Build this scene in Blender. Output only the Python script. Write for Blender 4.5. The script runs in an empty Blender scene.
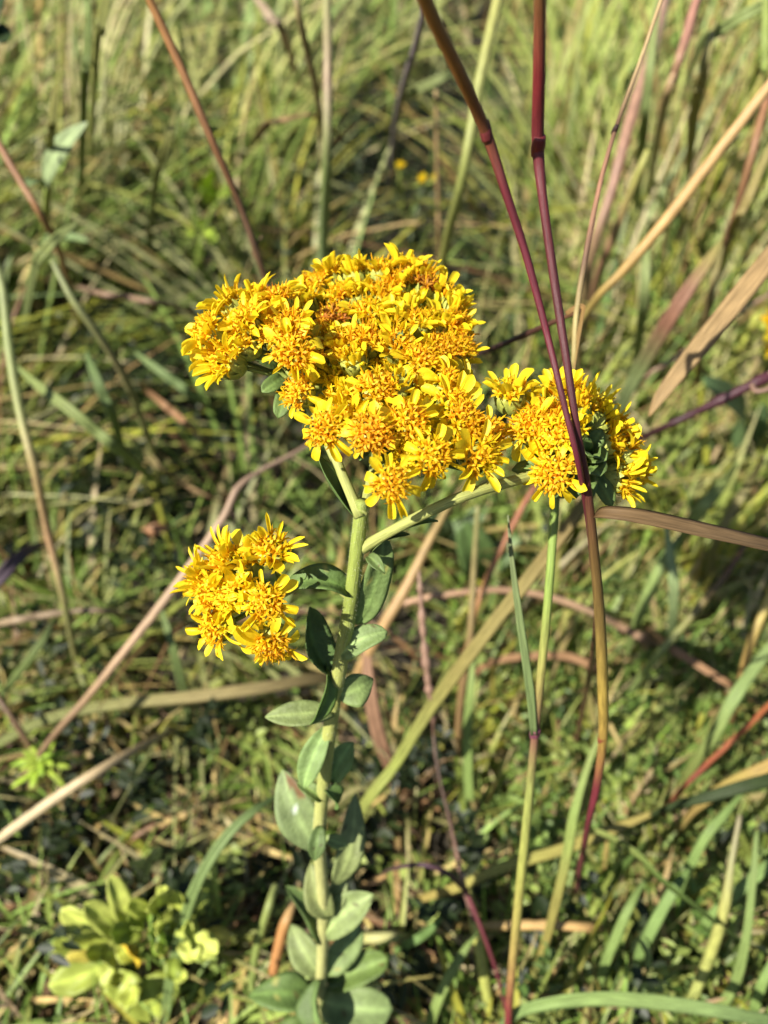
import bpy, math, random
import numpy as np
from mathutils import Vector, Matrix

random.seed(7); rng = np.random.default_rng(11)
sc = bpy.context.scene
COL = sc.collection

# ------------------------------------------------------------------ camera
F = 852.0; CAMZ = 0.46; TH = math.radians(45)
S_, C_ = math.sin(TH), math.cos(TH)
CP = Vector((0, 0, CAMZ)); FW = Vector((0, C_, -S_)); UP = Vector((0, S_, C_)); RT = Vector((1, 0, 0))
def at(px, py, d):                       # a point seen at a pixel, d metres deep
    return CP + (FW + RT * ((px - 384) / F) + UP * ((512 - py) / F)) * d
def dep(py, h):
    return (CAMZ - h) / (S_ - C_ * (512 - py) / F)
def hi(px, py, h):                       # a point seen at a pixel, h metres above the ground
    return at(px, py, dep(py, h))
def depth_of(p): return (p - CP).dot(FW)
cam = bpy.data.cameras.new('camera'); camo = bpy.data.objects.new('camera', cam); COL.objects.link(camo)
camo.location = CP; camo.rotation_euler = (math.pi / 2 - TH, 0, 0)
cam.sensor_fit = 'VERTICAL'; cam.sensor_height = 36.0; cam.sensor_width = 27.0
cam.lens = 36.0 * F / 1024
cam.clip_start = 0.01; cam.clip_end = 500
cam.dof.use_dof = True; cam.dof.focus_distance = 0.203
cam.dof.aperture_fstop = cam.lens / 2.9            # about 2.9 mm of aperture, a phone lens
sc.camera = camo

# ------------------------------------------------------------------ light
SUN_EL, SUN_AZ = math.radians(44), math.radians(234)   # azimuth clockwise from +Y
sdir = Vector((math.sin(SUN_AZ) * math.cos(SUN_EL), math.cos(SUN_AZ) * math.cos(SUN_EL), math.sin(SUN_EL)))
sl = bpy.data.lights.new('sun', 'SUN'); so = bpy.data.objects.new('sun', sl); COL.objects.link(so)
sl.energy = 5.0; sl.angle = math.radians(0.53); sl.color = (1.0, 0.94, 0.84)
so.rotation_euler = (-sdir).to_track_quat('-Z', 'Y').to_euler(); so.location = (0, 0, 5)
w = bpy.data.worlds.new('World'); sc.world = w; w.use_nodes = True
wn = w.node_tree; bg = wn.nodes['Background']; sk = wn.nodes.new('ShaderNodeTexSky')
sk.sky_type = 'NISHITA'; sk.sun_disc = False; sk.sun_elevation = SUN_EL; sk.sun_rotation = SUN_AZ
wn.links.new(sk.outputs[0], bg.inputs[0]); bg.inputs[1].default_value = 0.055
sc.view_settings.view_transform = 'Standard'; sc.view_settings.look = 'None'
sc.view_settings.exposure = 1.2; sc.view_settings.gamma = 1.0
cy = sc.cycles
cy.max_bounces = 7; cy.diffuse_bounces = 3; cy.glossy_bounces = 2; cy.transmission_bounces = 4; cy.transparent_max_bounces = 4
cy.use_denoising = True
try: cy.denoiser = 'OPENIMAGEDENOISE'
except Exception: pass
cy.caustics_reflective = False; cy.caustics_refractive = False
cy.sample_clamp_indirect = 4.0

# ------------------------------------------------------------------ colours and materials
def L(r, g, b, k=1.0):                   # 0-255 sRGB to linear, times k
    f = lambda c: (c / 12.92 if c <= 0.04045 else ((c + 0.055) / 1.055) ** 2.4)
    return tuple(f(x / 255) * k for x in (r, g, b))
def mat(name, rough=0.55, trans=0.3, sheen=0.0, mott=0.25, nscale=300.0, bump=0.15, bscale=900.0, spec=0.35, fibre=False, tint=None):
    m = bpy.data.materials.new(name); m.use_nodes = True
    n = m.node_tree.nodes; l = m.node_tree.links; n.clear()
    out = n.new('ShaderNodeOutputMaterial'); pr = n.new('ShaderNodeBsdfPrincipled')
    at_ = n.new('ShaderNodeAttribute'); at_.attribute_name = 'Col'
    tc = n.new('ShaderNodeTexCoord')
    nz = n.new('ShaderNodeTexNoise'); nz.inputs['Scale'].default_value = nscale; nz.inputs['Detail'].default_value = 5
    if fibre:
        at2 = n.new('ShaderNodeAttribute'); at2.attribute_name = 'Fib'
        l.new(at2.outputs['Vector'], nz.inputs['Vector'])
    else: l.new(tc.outputs['Object'], nz.inputs['Vector'])
    mr = n.new('ShaderNodeMapRange'); mr.inputs[1].default_value = 0.3; mr.inputs[2].default_value = 0.7
    mr.inputs[3].default_value = 1 - mott; mr.inputs[4].default_value = 1 + mott
    l.new(nz.outputs[0], mr.inputs[0])
    mx = n.new('ShaderNodeVectorMath'); mx.operation = 'SCALE'
    l.new(at_.outputs['Color'], mx.inputs[0]); l.new(mr.outputs[0], mx.inputs['Scale'])
    l.new(mx.outputs[0], pr.inputs['Base Color'])
    pr.inputs['Roughness'].default_value = rough; pr.inputs['Specular IOR Level'].default_value = spec
    if sheen: pr.inputs['Sheen Weight'].default_value = sheen
    if bump:
        n2 = n.new('ShaderNodeTexNoise'); n2.inputs['Scale'].default_value = bscale; n2.inputs['Detail'].default_value = 3
        l.new(nz.inputs['Vector'].links[0].from_socket, n2.inputs['Vector'])
        bp = n.new('ShaderNodeBump'); bp.inputs['Strength'].default_value = bump; bp.inputs['Distance'].default_value = 0.0006
        l.new(n2.outputs[0], bp.inputs['Height']); l.new(bp.outputs[0], pr.inputs['Normal'])
    if trans:
        tr = n.new('ShaderNodeBsdfTranslucent'); mi = n.new('ShaderNodeMixShader'); mi.inputs[0].default_value = trans
        if tint:
            tm = n.new('ShaderNodeVectorMath'); tm.operation = 'MULTIPLY'; tm.inputs[1].default_value = tint
            l.new(mx.outputs[0], tm.inputs[0]); l.new(tm.outputs[0], tr.inputs['Color'])
        else: l.new(mx.outputs[0], tr.inputs['Color'])
        l.new(pr.outputs[0], mi.inputs[1]); l.new(tr.outputs[0], mi.inputs[2]); l.new(mi.outputs[0], out.inputs[0])
    else: l.new(pr.outputs[0], out.inputs[0])
    return m
M_GRASS = mat('grass_blade', 0.5, 0.4, mott=0.22, nscale=120, bump=0)
M_STEM = mat('grass_culm', 0.5, 0.0, mott=0.35, nscale=2.2, bump=0.3, bscale=5.0, spec=0.3, fibre=True)
M_BLADE = mat('grass_leaf', 0.55, 0.34, mott=0.35, nscale=1.8, bump=0.3, bscale=4.0, fibre=True, spec=0.2)
M_PETAL = mat('ray_petal', 0.5, 0.42, mott=0.12, nscale=500, bump=0.2, bscale=1500, tint=(1.0, 1.0, 0.8))
M_DISC = mat('disc_floret', 0.6, 0.5, mott=0.18, nscale=800, bump=0)
M_INVOL = mat('involucre', 0.5, 0.15, mott=0.2, nscale=500, bump=0.3)
M_LEAF = mat('goldenrod_leaf', 0.62, 0.18, mott=0.22, nscale=260, bump=0.5, bscale=900, tint=(1.2, 1.3, 0.5))
M_GSTEM = mat('goldenrod_stem', 0.6, 0.06, mott=0.25, nscale=2.6, bump=0.5, bscale=6.0, fibre=True)
M_HERB = mat('herb_leaf', 0.5, 0.3, mott=0.2, nscale=150, bump=0)
M_DRY = mat('dry_litter', 0.75, 0.12, mott=0.4, nscale=200, bump=0, spec=0.2)

# ------------------------------------------------------------------ mesh builder
class MB:
    def __init__(s): s.v = []; s.f = []; s.c = []; s.q = []
    def add(s, vs, fs, cs, qs=None):
        o = len(s.v); s.v += [tuple(x) for x in vs]; s.c += [tuple(x) for x in cs]
        s.q += list(qs) if qs is not None else [(0, 0, 0)] * len(vs)
        s.f += [tuple(i + o for i in f) for f in fs]
    def mesh(s, name, m, origin=None):
        if origin is not None: s.v = [(x - origin[0], y - origin[1], z - origin[2]) for x, y, z in s.v]
        me = bpy.data.meshes.new(name); me.from_pydata(s.v, [], s.f)
        a = me.color_attributes.new('Col', 'FLOAT_COLOR', 'POINT')
        a.data.foreach_set('color', np.hstack([np.array(s.c, dtype=np.float32).reshape(-1, 3), np.ones((len(s.v), 1), np.float32)]).ravel())
        b = me.attributes.new('Fib', 'FLOAT_VECTOR', 'POINT'); b.data.foreach_set('vector', np.array(s.q, dtype=np.float32).ravel())
        me.polygons.foreach_set('use_smooth', [True] * len(me.polygons)); me.materials.append(m); me.update()
        return me
def link(name, me, parent=None, loc=None):
    o = bpy.data.objects.new(name, me); COL.objects.link(o)
    if parent is not None: o.parent = parent
    if loc is not None: o.location = loc
    return o
def tag(o, label, cat, group=None, kind=None):
    o['label'] = label; o['category'] = cat
    if group: o['group'] = group
    if kind: o['kind'] = kind
    return o
def crom(P, t):                          # Catmull-Rom through rows of an array
    n = len(P) - 1; x = min(max(t, 0), 1) * n; i = min(int(x), n - 1); u = x - i
    p1, p2 = P[i], P[i + 1]; p0 = P[i - 1] if i else 2 * p1 - p2; p3 = P[i + 2] if i + 2 <= n else 2 * p2 - p1
    return 0.5 * ((2 * p1) + (p2 - p0) * u + (2 * p0 - 5 * p1 + 4 * p2 - p3) * u * u + (3 * p1 - p0 - 3 * p2 + p3) * u ** 3)
def lerp_rows(P, t):
    n = len(P) - 1; x = min(max(t, 0), 1) * n; i = min(int(x), n - 1); u = x - i
    return P[i] * (1 - u) + P[i + 1] * u
def sweep(mb, pts, rad, cols, sides=10, seg=None, flat=None, hint=None, fold=0.0, twist=0.0, caps=True, lump=0.0):
    """tube (flat None) or lens-shaped blade (flat = thickness / half width) along a smooth path"""
    P = np.array([tuple(p) for p in pts], float); R = np.array(rad, float); Cc = np.array(cols, float)
    seg = seg or max(8, 6 * (len(pts) - 1))
    ts = [i / seg for i in range(seg + 1)]
    X = [Vector(crom(P, t)) for t in ts]
    length = 0; nrm = None; vs = []; cs = []; qs = []; fs = []
    if flat is None: ring = [(math.cos(2 * math.pi * k / sides), math.sin(2 * math.pi * k / sides)) for k in range(sides)]
    else:
        xs = [-1, -.5, 0, .5, 1]
        ring = [(x, fold * abs(x) + flat * (1 - x * x) + 0.01) for x in xs] + [(x, fold * abs(x) - flat * (1 - x * x)) for x in (.5, 0, -.5)]
    k = len(ring); ph = random.random() * 50
    for i, t in enumerate(ts):
        T = (X[min(i + 1, seg)] - X[max(i - 1, 0)]).normalized()
        if nrm is None:
            h = Vector(hint) if hint is not None else (CP - X[0])
            nrm = h - T * h.dot(T)
            if nrm.length < 1e-6: nrm = T.orthogonal()
            nrm.normalize()
        else: nrm = (nrm - T * nrm.dot(T)).normalized()
        if twist: nrm = (Matrix.Rotation(twist / seg, 3, T) @ nrm).normalized()
        bi = T.cross(nrm); r = float(lerp_rows(R, t)); c = lerp_rows(Cc, t)
        if lump: r *= 1 + lump * (math.sin(t * 40 + ph) * .5 + math.sin(t * 97 + ph) * .5)
        if i: length += (X[i] - X[i - 1]).length
        for j, (a, b) in enumerate(ring):
            vs.append(X[i] + bi * (a * r) + nrm * (b * r)); cs.append(c)
            ang = j / k * 6.28
            qs.append((ph + length * 60, math.cos(ang) * 1.5 if flat is None else a * 3, math.sin(ang) * 1.5 if flat is None else (0.5 if j > 4 else 0)))
    for i in range(seg):
        for j in range(k): fs.append((i * k + j, i * k + (j + 1) % k, (i + 1) * k + (j + 1) % k, (i + 1) * k + j))
    if caps: fs.append(tuple(range(k - 1, -1, -1))); fs.append(tuple(seg * k + j for j in range(k)))
    mb.add(vs, fs, cs, qs)

def leaf(mb, base, tip, width, nrm, col, arch=0.12, fold=0.25, wav=0.06, tipw=1.0, basew=0.35, rib=None, n=14, m=8, thick=0.00022, curl=0.0, spots=(), rnd=True):
    """an oval leaf blade with thickness, midrib and a wavy edge, from base to tip; nrm is its upper side"""
    base = Vector(base); tip = Vector(tip); ax = tip - base; Ln = ax.length; ax.normalize()
    nrm = Vector(nrm); nrm = (nrm - ax * nrm.dot(ax)).normalized(); sd = ax.cross(nrm)
    rib = rib or tuple(min(1, x * 1.6) for x in col); ph = random.random() * 6; bow = random.uniform(-.05, .05)
    top = []; cs = []
    for i in range(n + 1):
        t = (i / n) ** .8 if i < n else 1.0
        wd = width * 0.5 * (basew * (1 - t) ** 3 + 1.97 * t ** .62 * (1 - t) ** .46 * (.94 if rnd else math.sin(math.pi * min(1, t ** .85)) ** .3)) * (1 if t < .5 else 1 - (1 - tipw) * (t - .5) * 2)
        wd = max(wd, 0.0002)
        c0 = base + ax * (Ln * t) + nrm * (arch * Ln * 4 * t * (1 - t) - curl * Ln * t * t) + sd * (bow * Ln * math.sin(math.pi * t))
        for j in range(m + 1):
            u = j / m * 2 - 1
            z = fold * abs(u) ** 1.3 * wd + wav * wd * abs(u) * math.sin(7 * t + ph + 2.5 * u) + 0.05 * wd * math.cos(9 * u)
            top.append(c0 + sd * (u * wd) + nrm * z)
            k = max(0, 1 - abs(u) * 5); vn = 0.5 + 0.5 * math.cos((t * 7 - abs(u) * 1.6) * 6.28)
            k = max(k, 0.22 * max(0, vn) ** 6)
            c = [col[q] * (1 - k) + rib[q] * k for q in range(3)]
            for (st, su, sr, scol) in spots:
                dd = math.hypot((t - st) * Ln / width * 2, u - su)
                if dd < sr: c = [c[q] * .2 + scol[q] * .8 for q in range(3)]
            cs.append(c)
    W = m + 1; N = (n + 1) * W; vs = list(top) + [p - nrm * thick for p in top]; fs = []
    for i in range(n):
        for j in range(m):
            a = i * W + j; q = (a, a + 1, a + W + 1, a + W); fs.append(q); fs.append(tuple(N + x for x in reversed(q)))
    brd = [j for j in range(W)] + [i * W + m for i in range(1, n + 1)] + [n * W + j for j in range(m - 1, -1, -1)] + [i * W for i in range(n - 1, 0, -1)]
    for a, b in zip(brd, brd[1:] + brd[:1]): fs.append((b, a, N + a, N + b))
    mb.add(vs, fs, cs + [tuple(x * 1.12 for x in c) for c in cs])
# ------------------------------------------------------------------ the goldenrod's flower heads
YEL = L(255, 228, 40, .84); YEL2 = L(252, 212, 24, .84); ORA = L(252, 200, 26, .85); ORA2 = L(244, 176, 30, .83); BRN = L(196, 124, 30, .75)
GRN = L(150, 165, 75, .62); GRN2 = L(190, 195, 90, .7)
def petal(mb, ang, Lp, wp, up, curlp, roll, z0, r0):
    """one spoon-shaped ray floret leaving the rim of the head"""
    n, m = 8, 4; ca, sa = math.cos(ang), math.sin(ang)
    vs = []; cs = []; a = up; r, z = r0, z0; sk = random.uniform(-.25, .25)
    for i in range(n + 1):
        t = i / n
        wd = wp * (0.28 + 0.25 * t + 0.62 * math.sin(math.pi * min(1, t * .93) ** 1.35)) * .5 if t < .97 else wp * .09
        for j in range(m + 1):
            u = j / m * 2 - 1
            lift = roll * wd * (u * u) * (1.25 - t * .5)
            side = u * wd * (1 - .25 * roll * abs(u)) + sk * Lp * t * t * .4
            rr = r - math.sin(a) * lift; zz = z + math.cos(a) * lift
            vs.append((rr * ca - side * sa, rr * sa + side * ca, zz))
            k = .55 * (1 - t) ** 2
            cs.append(tuple((YEL[q] * (1 - k) + YEL2[q] * k) * (1 - .10 * (j % 2)) for q in range(3)))
        r += math.cos(a) * Lp / n; z += math.sin(a) * Lp / n; a -= curlp / n
    fs = [(i * 5 + j, i * 5 + j + 1, i * 5 + j + 6, i * 5 + j + 5) for i in range(n) for j in range(m)]
    mb.add(vs, fs, cs)
def floret(mb, x, y, z, tilt, az, h, opened, tone, brown=True):
    """a disc floret: a flaring tube with five pointed lobes and a style"""
    ax = Vector((math.cos(az) * math.sin(tilt), math.sin(az) * math.sin(tilt), math.cos(tilt)))
    e1 = ax.orthogonal().normalized(); e2 = ax.cross(e1); o = Vector((x, y, z)); ph = random.random() * 6
    vs = []; cs = []; fs = []
    prof = [(0, .00030), (.55, .00038), (1.0, .00062 if opened else .00045)]
    for (t, r) in prof:
        for k in range(5):
            a = ph + k * 1.2566
            vs.append(o + ax * (h * t) + (e1 * math.cos(a) + e2 * math.sin(a)) * r)
            cs.append(tuple(tone[q] for q in range(3)))
    for i in range(2):
        for k in range(5): fs.append((i * 5 + k, i * 5 + (k + 1) % 5, i * 5 + 5 + (k + 1) % 5, i * 5 + 5 + k))
    for k in range(5):                                     # lobes
        a = ph + (k + .5) * 1.2566; d = e1 * math.cos(a) + e2 * math.sin(a); s = e1 * -math.sin(a) + e2 * math.cos(a)
        ll = random.uniform(.0010, .0018)
        if opened: p1 = o + ax * (h + ll * .45) + d * (.0006 + ll * .45); p2 = o + ax * (h + ll * .35) + d * (.0006 + ll * 1.0)
        else: p1 = o + ax * (h + ll * .5) + d * .0004; p2 = o + ax * (h + ll) + d * .00012
        b = len(vs); vs += [p1 - s * .00030, p1 + s * .00030, p2]
        c = tuple(tone[q] * 1.06 for q in range(3)); cs += [c, c, tuple(tone[q] * .75 + ORA2[q] * .25 for q in range(3))]
        fs += [(10 + k, 10 + (k + 1) % 5, b + 1, b), (b, b + 1, b + 2)]
    st = random.uniform(.0008, .0022) if opened else .0004                   # style and anthers
    b = len(vs); tipc = (ORA, ORA2, BRN, YEL2)[int(random.random() ** 1.3 * 4) if brown else 0 if random.random() < .6 else 3]
    bend = (e1 * random.uniform(-1, 1) + e2 * random.uniform(-1, 1)) * .0004
    for (q, r, c) in ((.6, .00022, ORA), (1, .00024, ORA), (1.35, .00016, tipc)):
        for k in range(4):
            a = k * 1.5708; vs.append(o + ax * (h * .6 + (h * .4 + st) * (q - .6) / .75) + bend * q + (e1 * math.cos(a) + e2 * math.sin(a)) * r); cs.append(c)
    for i in range(2):
        for k in range(4): fs.append((b + i * 4 + k, b + i * 4 + (k + 1) % 4, b + i * 4 + 4 + (k + 1) % 4, b + i * 4 + 4 + k))
    for sgn in (-1, 1):                                                        # forked style tip
        p = Vector(vs[b + 8]); c = len(vs); tipv = p + ax * .0007 + e1 * (sgn * .0004)
        vs += [p - e2 * .0001, p + e2 * .0001, tipv]; cs += [tipc, tipc, tipc]; fs.append((c, c + 1, c + 2))
    mb.add(vs, fs, cs)
def cup(mb):
    rings = [(0, .0008), (.0007, .0019), (.0018, .0027), (.0034, .0031), (.0050, .0034), (.0054, .0026)]
    vs = []; cs = []; fs = []; k = 16
    for i, (z, r) in enumerate(rings):
        for j in range(k):
            a = j / k * 6.2832; rr = r * (1 + .05 * math.cos(j * math.pi)); vs.append((rr * math.cos(a), rr * math.sin(a), z))
            t = min(1, z / .0054); cs.append(tuple(GRN[q] * (1 - t) + GRN2[q] * t for q in range(3)))
    for i in range(len(rings) - 1):
        for j in range(k): fs.append((i * k + j, i * k + (j + 1) % k, (i + 1) * k + (j + 1) % k, (i + 1) * k + j))
    fs.append(tuple(range(k - 1, -1, -1))); fs.append(tuple((len(rings) - 1) * k + j for j in range(k)))
    mb.add(vs, fs, cs)
    for row, (z0, r0, z1, r1, cnt) in enumerate(((.0004, .0017, .0030, .0035, 8), (.0012, .0026, .0044, .0037, 10), (.0022, .0031, .0060, .0038, 11))):
        for j in range(cnt):
            a = (j + row * .37 + random.uniform(-.1, .1)) / cnt * 6.2832; vs = []; cs = []
            for i in range(5):
                t = i / 4; wd = .00095 * (math.sin(math.pi * (t * .78 + .2)) ** .8); z = z0 + (z1 - z0) * t; r = r0 + (r1 - r0) * t ** .7 + .00014
                for u in (-1, 0, 1):
                    rr = r + (.00012 if u == 0 else -.00005); vs.append((rr * math.cos(a) - u * wd * math.sin(a), rr * math.sin(a) + u * wd * math.cos(a), z))
                    cs.append(tuple((GRN[q] * (1 - t) + GRN2[q] * t) * (1.0 if u == 0 else 1.12) for q in range(3)))
            mb.add(vs, [(i * 3 + q, i * 3 + q + 1, i * 3 + q + 4, i * 3 + q + 3) for i in range(4) for q in (0, 1)], cs)
# kind: number of rays, mean ray angle, recurve, ray length, florets, share opened, tone
KINDS = [(9, .55, 1.1, .0064, 19, .95, ORA), (10, .4, 1.2, .0066, 20, 1, ORA), (9, .8, .5, .0060, 17, .8, ORA), (11, .3, 1.0, .0066, 20, 1, YEL2),
         (11, .95, .7, .0066, 16, .7, YEL2), (10, 1.2, .3, .0060, 13, .3, YEL), (7, .3, 1.6, .0058, 23, 1, tuple(.5 * (a + b) for a, b in zip(ORA, ORA2))), (11, .6, .6, .0070, 18, .9, YEL2), (15, .9, .5, .0074, 16, .9, YEL2), (14, .6, .9, .0072, 18, 1, YEL2), (7, 1.42, .1, .0040, 9, 0, YEL), (6, .35, 1.9, .0048, 22, 1, L(214, 140, 40, .72)), (5, .5, .9, .0058, 20, .9, ORA)]
HEADS = []
for (nr, up, cu, ln, nf, po, tone) in KINDS:
    rb, db, ib = MB(), MB(), MB()
    for k in range(nr):
        narrow = random.random() < (.7 if nr > 13 else .25)
        petal(rb, (k + random.uniform(-.32, .32)) / nr * 6.2832, ln * random.uniform(.7, 1.08), (.0013 if narrow else .0026) * random.uniform(.75, 1.15), up + random.uniform(-.45, .5), cu * random.uniform(.1, 1.7),
              random.choice((.2, .5, .8, 1.2, 1.6)), .0050 + random.uniform(0, .0004), .0026)
    for k in range(nf):
        q = math.sqrt((k + .5) / nf); a = k * 2.39996; r = .0028 * q
        tn = tuple(tone[j] * random.uniform(.85, 1.1) for j in range(3))
        op = random.random() < po and (q > .25 or tone is not YEL)
        floret(db, r * math.cos(a), r * math.sin(a), .0050 + .0006 * (1 - q * q), .12 + .75 * q * q + random.uniform(-.12, .12), a + random.uniform(-.2, .2), random.uniform(.0020, .0028) * (1.12 - .25 * q), op, tn, tone is not YEL2 and tone is not YEL)
    cup(ib)
    HEADS.append((ib.mesh('flower_head', M_INVOL), rb.mesh('ray_petals', M_PETAL), db.mesh('disc_florets', M_DISC)))
def put_head(parent, pos, n, kind, s, origin, spin=None):
    """pos is the middle of the disc; returns the base of the head"""
    n = Vector(n).normalized(); b = pos - n * (.0068 * s)
    q = n.to_track_quat('Z', 'Y').to_matrix() @ Matrix.Rotation(random.random() * 6.28 if spin is None else spin, 3, 'Z')
    h = link('flower_head', HEADS[kind][0], parent); h.location = b - origin; h.rotation_euler = q.to_euler(); h.scale = (s, s, s)
    link('ray_petals', HEADS[kind][1], h); link('disc_florets', HEADS[kind][2], h)
    return b

# ------------------------------------------------------------------ the goldenrod plant
STEM = [(362, 500, .206), (358, 540, .210), (351, 600, .219), (341, 660, .232), (331, 720, .248), (324, 780, .265), (319, 840, .283), (323, 900, .301), (322, 960, .320), (318, 1024, .345)]
def sdep(y):
    for a, b in zip(STEM, STEM[1:]):
        if y <= b[1]: return a[2] + (b[2] - a[2]) * (y - a[1]) / (b[1] - a[1])
    return STEM[-1][2]
base = Vector((-.027, .083, 0)); O = base
gold = bpy.data.objects.new('goldenrod_plant', None); COL.objects.link(gold); gold.location = base; gold.empty_display_size = .02
tag(gold, 'yellow goldenrod plant with three flower clusters on one leafy grey-green stem', 'goldenrod')
sp = [at(*p) for p in STEM] + [Vector((-.0285, .086, .035)), Vector((-.027, .083, -.004))]
sr = [.0017, .0018, .0019, .0021, .0021, .0021, .0021, .0021, .0021, .0022, .0024, .0028]
SG = L(174, 190, 90, .5); SG2 = L(196, 202, 112, .54)
mb = MB(); sweep(mb, sp, sr, [SG] * 3 + [SG2] * 3 + [L(190, 190, 120, .66)] * 6, sides=14, seg=80)
link('stem', mb.mesh('stem', M_GSTEM, O), gold)
hb = MB(); PS = np.array([tuple(v) for v in sp]); RS = np.array(sr)
for _ in range(2600):
    t = random.random() ** 1.3 * .8; c = Vector(crom(PS, t)); T = (Vector(crom(PS, min(1, t + .01))) - c).normalized(); n1 = T.orthogonal().normalized(); n2 = T.cross(n1)
    a = random.random() * 6.28; d_ = n1 * math.cos(a) + n2 * math.sin(a); s_ = n1 * -math.sin(a) + n2 * math.cos(a); r = float(lerp_rows(RS, t)) * .97
    b0 = c + d_ * r; tip_ = b0 + d_ * random.uniform(.0003, .0008) + T * random.uniform(-.0004, .0002)
    hb.add([b0 - s_ * .00004, b0 + s_ * .00004, tip_], [(0, 1, 2)], [L(220, 225, 190, .8)] * 3)
link('stem_hairs', hb.mesh('stem_hairs', M_HERB, O), gold)['kind'] = 'stuff'

def cluster(name_heads, hub, hub_pts, sc_h=1.0, br=.0012):
    """heads: (x, y, depth, facing, kind, scale); thin stalks join every head to the hub"""
    mb = MB()
    sweep(mb, hub_pts, [br * 1.5] + [br * 1.25] * (len(hub_pts) - 2) + [br * 1.05], [SG2] * len(hub_pts), sides=10)
    for (px, py, d, n, kd, s) in name_heads:
        pos = at(px, py, d); b = put_head(gold, pos, n, kd, s * sc_h * min(1, d / .2), O)
        n = Vector(n).normalized(); f = min(1, .55 + random.random() * .3); st = hub_pts[-1].lerp(hub_pts[-2], random.random() * .5)
        mid = b.lerp(st, .5) - n * .003
        sweep(mb, [st, mid, b + n * .0005], [br * .75, br * .6, br * .62], [SG2, SG, SG], sides=7, seg=8)
    link('flower_branch', mb.mesh('flower_branch', M_GSTEM, O), gold)

# main cluster: a dome seen from above its front
HM = at(382, 425, .232)
def domed(px, py, up=.25, j=.18):
    """depth and facing of a head on the main dome"""
    u = (px - 375) / 118; v = (385 - py) / 125
    d = .2025 + v * .028 + .011 * (u * u) + .004 * v * v
    p = at(px, py, d); n = (p - HM).normalized() + Vector((0, 0, up)) - FW * .35
    n += Vector([random.uniform(-j, j) for _ in range(3)])
    return d, n
hm = []
MAIN = [(407, 263, 4), (327, 270, 4), (353, 268, 5), (380, 266, 7), (314, 281, 0), (430, 283, 11), (447, 290, 4), (355, 290, 5), (384, 290, 2), (334, 313, 11), (408, 300, 10),
        (421, 318, 7), (442, 318, 4), (458, 322, 2), (462, 345, 12), (367, 336, 1), (423, 357, 1), (452, 382, 3), (376, 386, 12), (324, 429, 1), (296, 391, 12), (370, 434, 6),
        (409, 421, 0), (433, 457, 3), (391, 484, 1), (467, 421, 12), (481, 456, 7), (391, 318, 5), (345, 340, 2), (398, 342, 2), (444, 345, 0), (352, 355, 10), (338, 375, 5),
        (448, 440, 5), (430, 398, 5), (400, 380, 10), (310, 352, 0), (368, 308, 7), (340, 292, 2), (398, 278, 2), (300, 300, 4), (420, 270, 2), (458, 303, 5), (492, 436, 12), (350, 400, 5), (322, 330, 7), (410, 444, 5), (455, 405, 7)]
for (x, y, k) in MAIN:
    d, n = domed(x, y)
    if k == 5 and y > 340: d += .007
    hm.append((x, y, d, n, k, random.uniform(.92, 1.08)))
for (x, y) in [(300, 322), (322, 300), (340, 330), (365, 322), (395, 300), (430, 300), (405, 322), (430, 340), (408, 365), (385, 360), (355, 372), (430, 375), (455, 360), (418, 396), (395, 412), (365, 408), (345, 418), (455, 425), (420, 440), (405, 455), (312, 375), (335, 398)]:
    d, n = domed(x, y); hm.append((x, y, d + .0085, n, random.choice((3, 4, 5, 7, 9)), random.uniform(.85, .95)))
cluster(hm, HM, [at(360, 515, .2065), at(372, 480, .214), HM])
# left lobe
HL = at(292, 372, .218); hl = []
for (x, y, k, d) in [(221, 362, 8, .209), (203, 330, 9, .212), (226, 302, 8, .217), (243, 318, 9, .208), (252, 294, 4, .218), (277, 294, 0, .215), (275, 331, 0, .207), (292, 352, 0, .204),
                     (240, 340, 8, .209), (212, 346, 8, .213), (262, 312, 2, .211), (294, 322, 2, .207), (232, 322, 9, .214)]:
    p = at(x, y, d); n = (p - HL).normalized() + Vector((0, 0, .12)) - FW * .22 + Vector([random.uniform(-.12, .12) for _ in range(3)])
    hl.append((x, y, d, n, k, random.uniform(.95, 1.1)))
cluster(hl, HL, [at(360, 517, .2065), at(338, 465, .208), at(312, 410, .212), HL], br=.0010)
# right cluster on its own branch
HR = at(582, 460, .215); hr = []
for (x, y, k, d) in [(510, 388, 4, .210), (526, 424, 1, .206), (545, 412, 12, .207), (558, 388, 4, .213), (550, 434, 3, .203), (574, 398, 8, .211), (594, 404, 8, .215), (606, 418, 7, .217), (616, 442, 9, .214),
                     (553, 474, 1, .2015), (627, 480, 8, .214), (572, 424, 5, .206), (634, 455, 7, .218), (533, 402, 10, .211), (622, 428, 2, .219), (640, 470, 2, .221)]:
    p = at(x, y, d); n = (p - HR).normalized() + Vector((0, 0, .2)) - FW * .2 + Vector([random.uniform(-.12, .12) for _ in range(3)])
    if x == 510: n = Vector((-.1, .2, 1))
    if x > 598: n += Vector((.9, 0, -.1))
    hr.append((x, y, d, n, k, random.uniform(.95, 1.06)))
cluster(hr, HR, [at(358, 551, .2125), at(386, 534, .206), at(428, 512, .199), at(472, 493, .199), at(520, 479, .205), HR], br=.00105)
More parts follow.
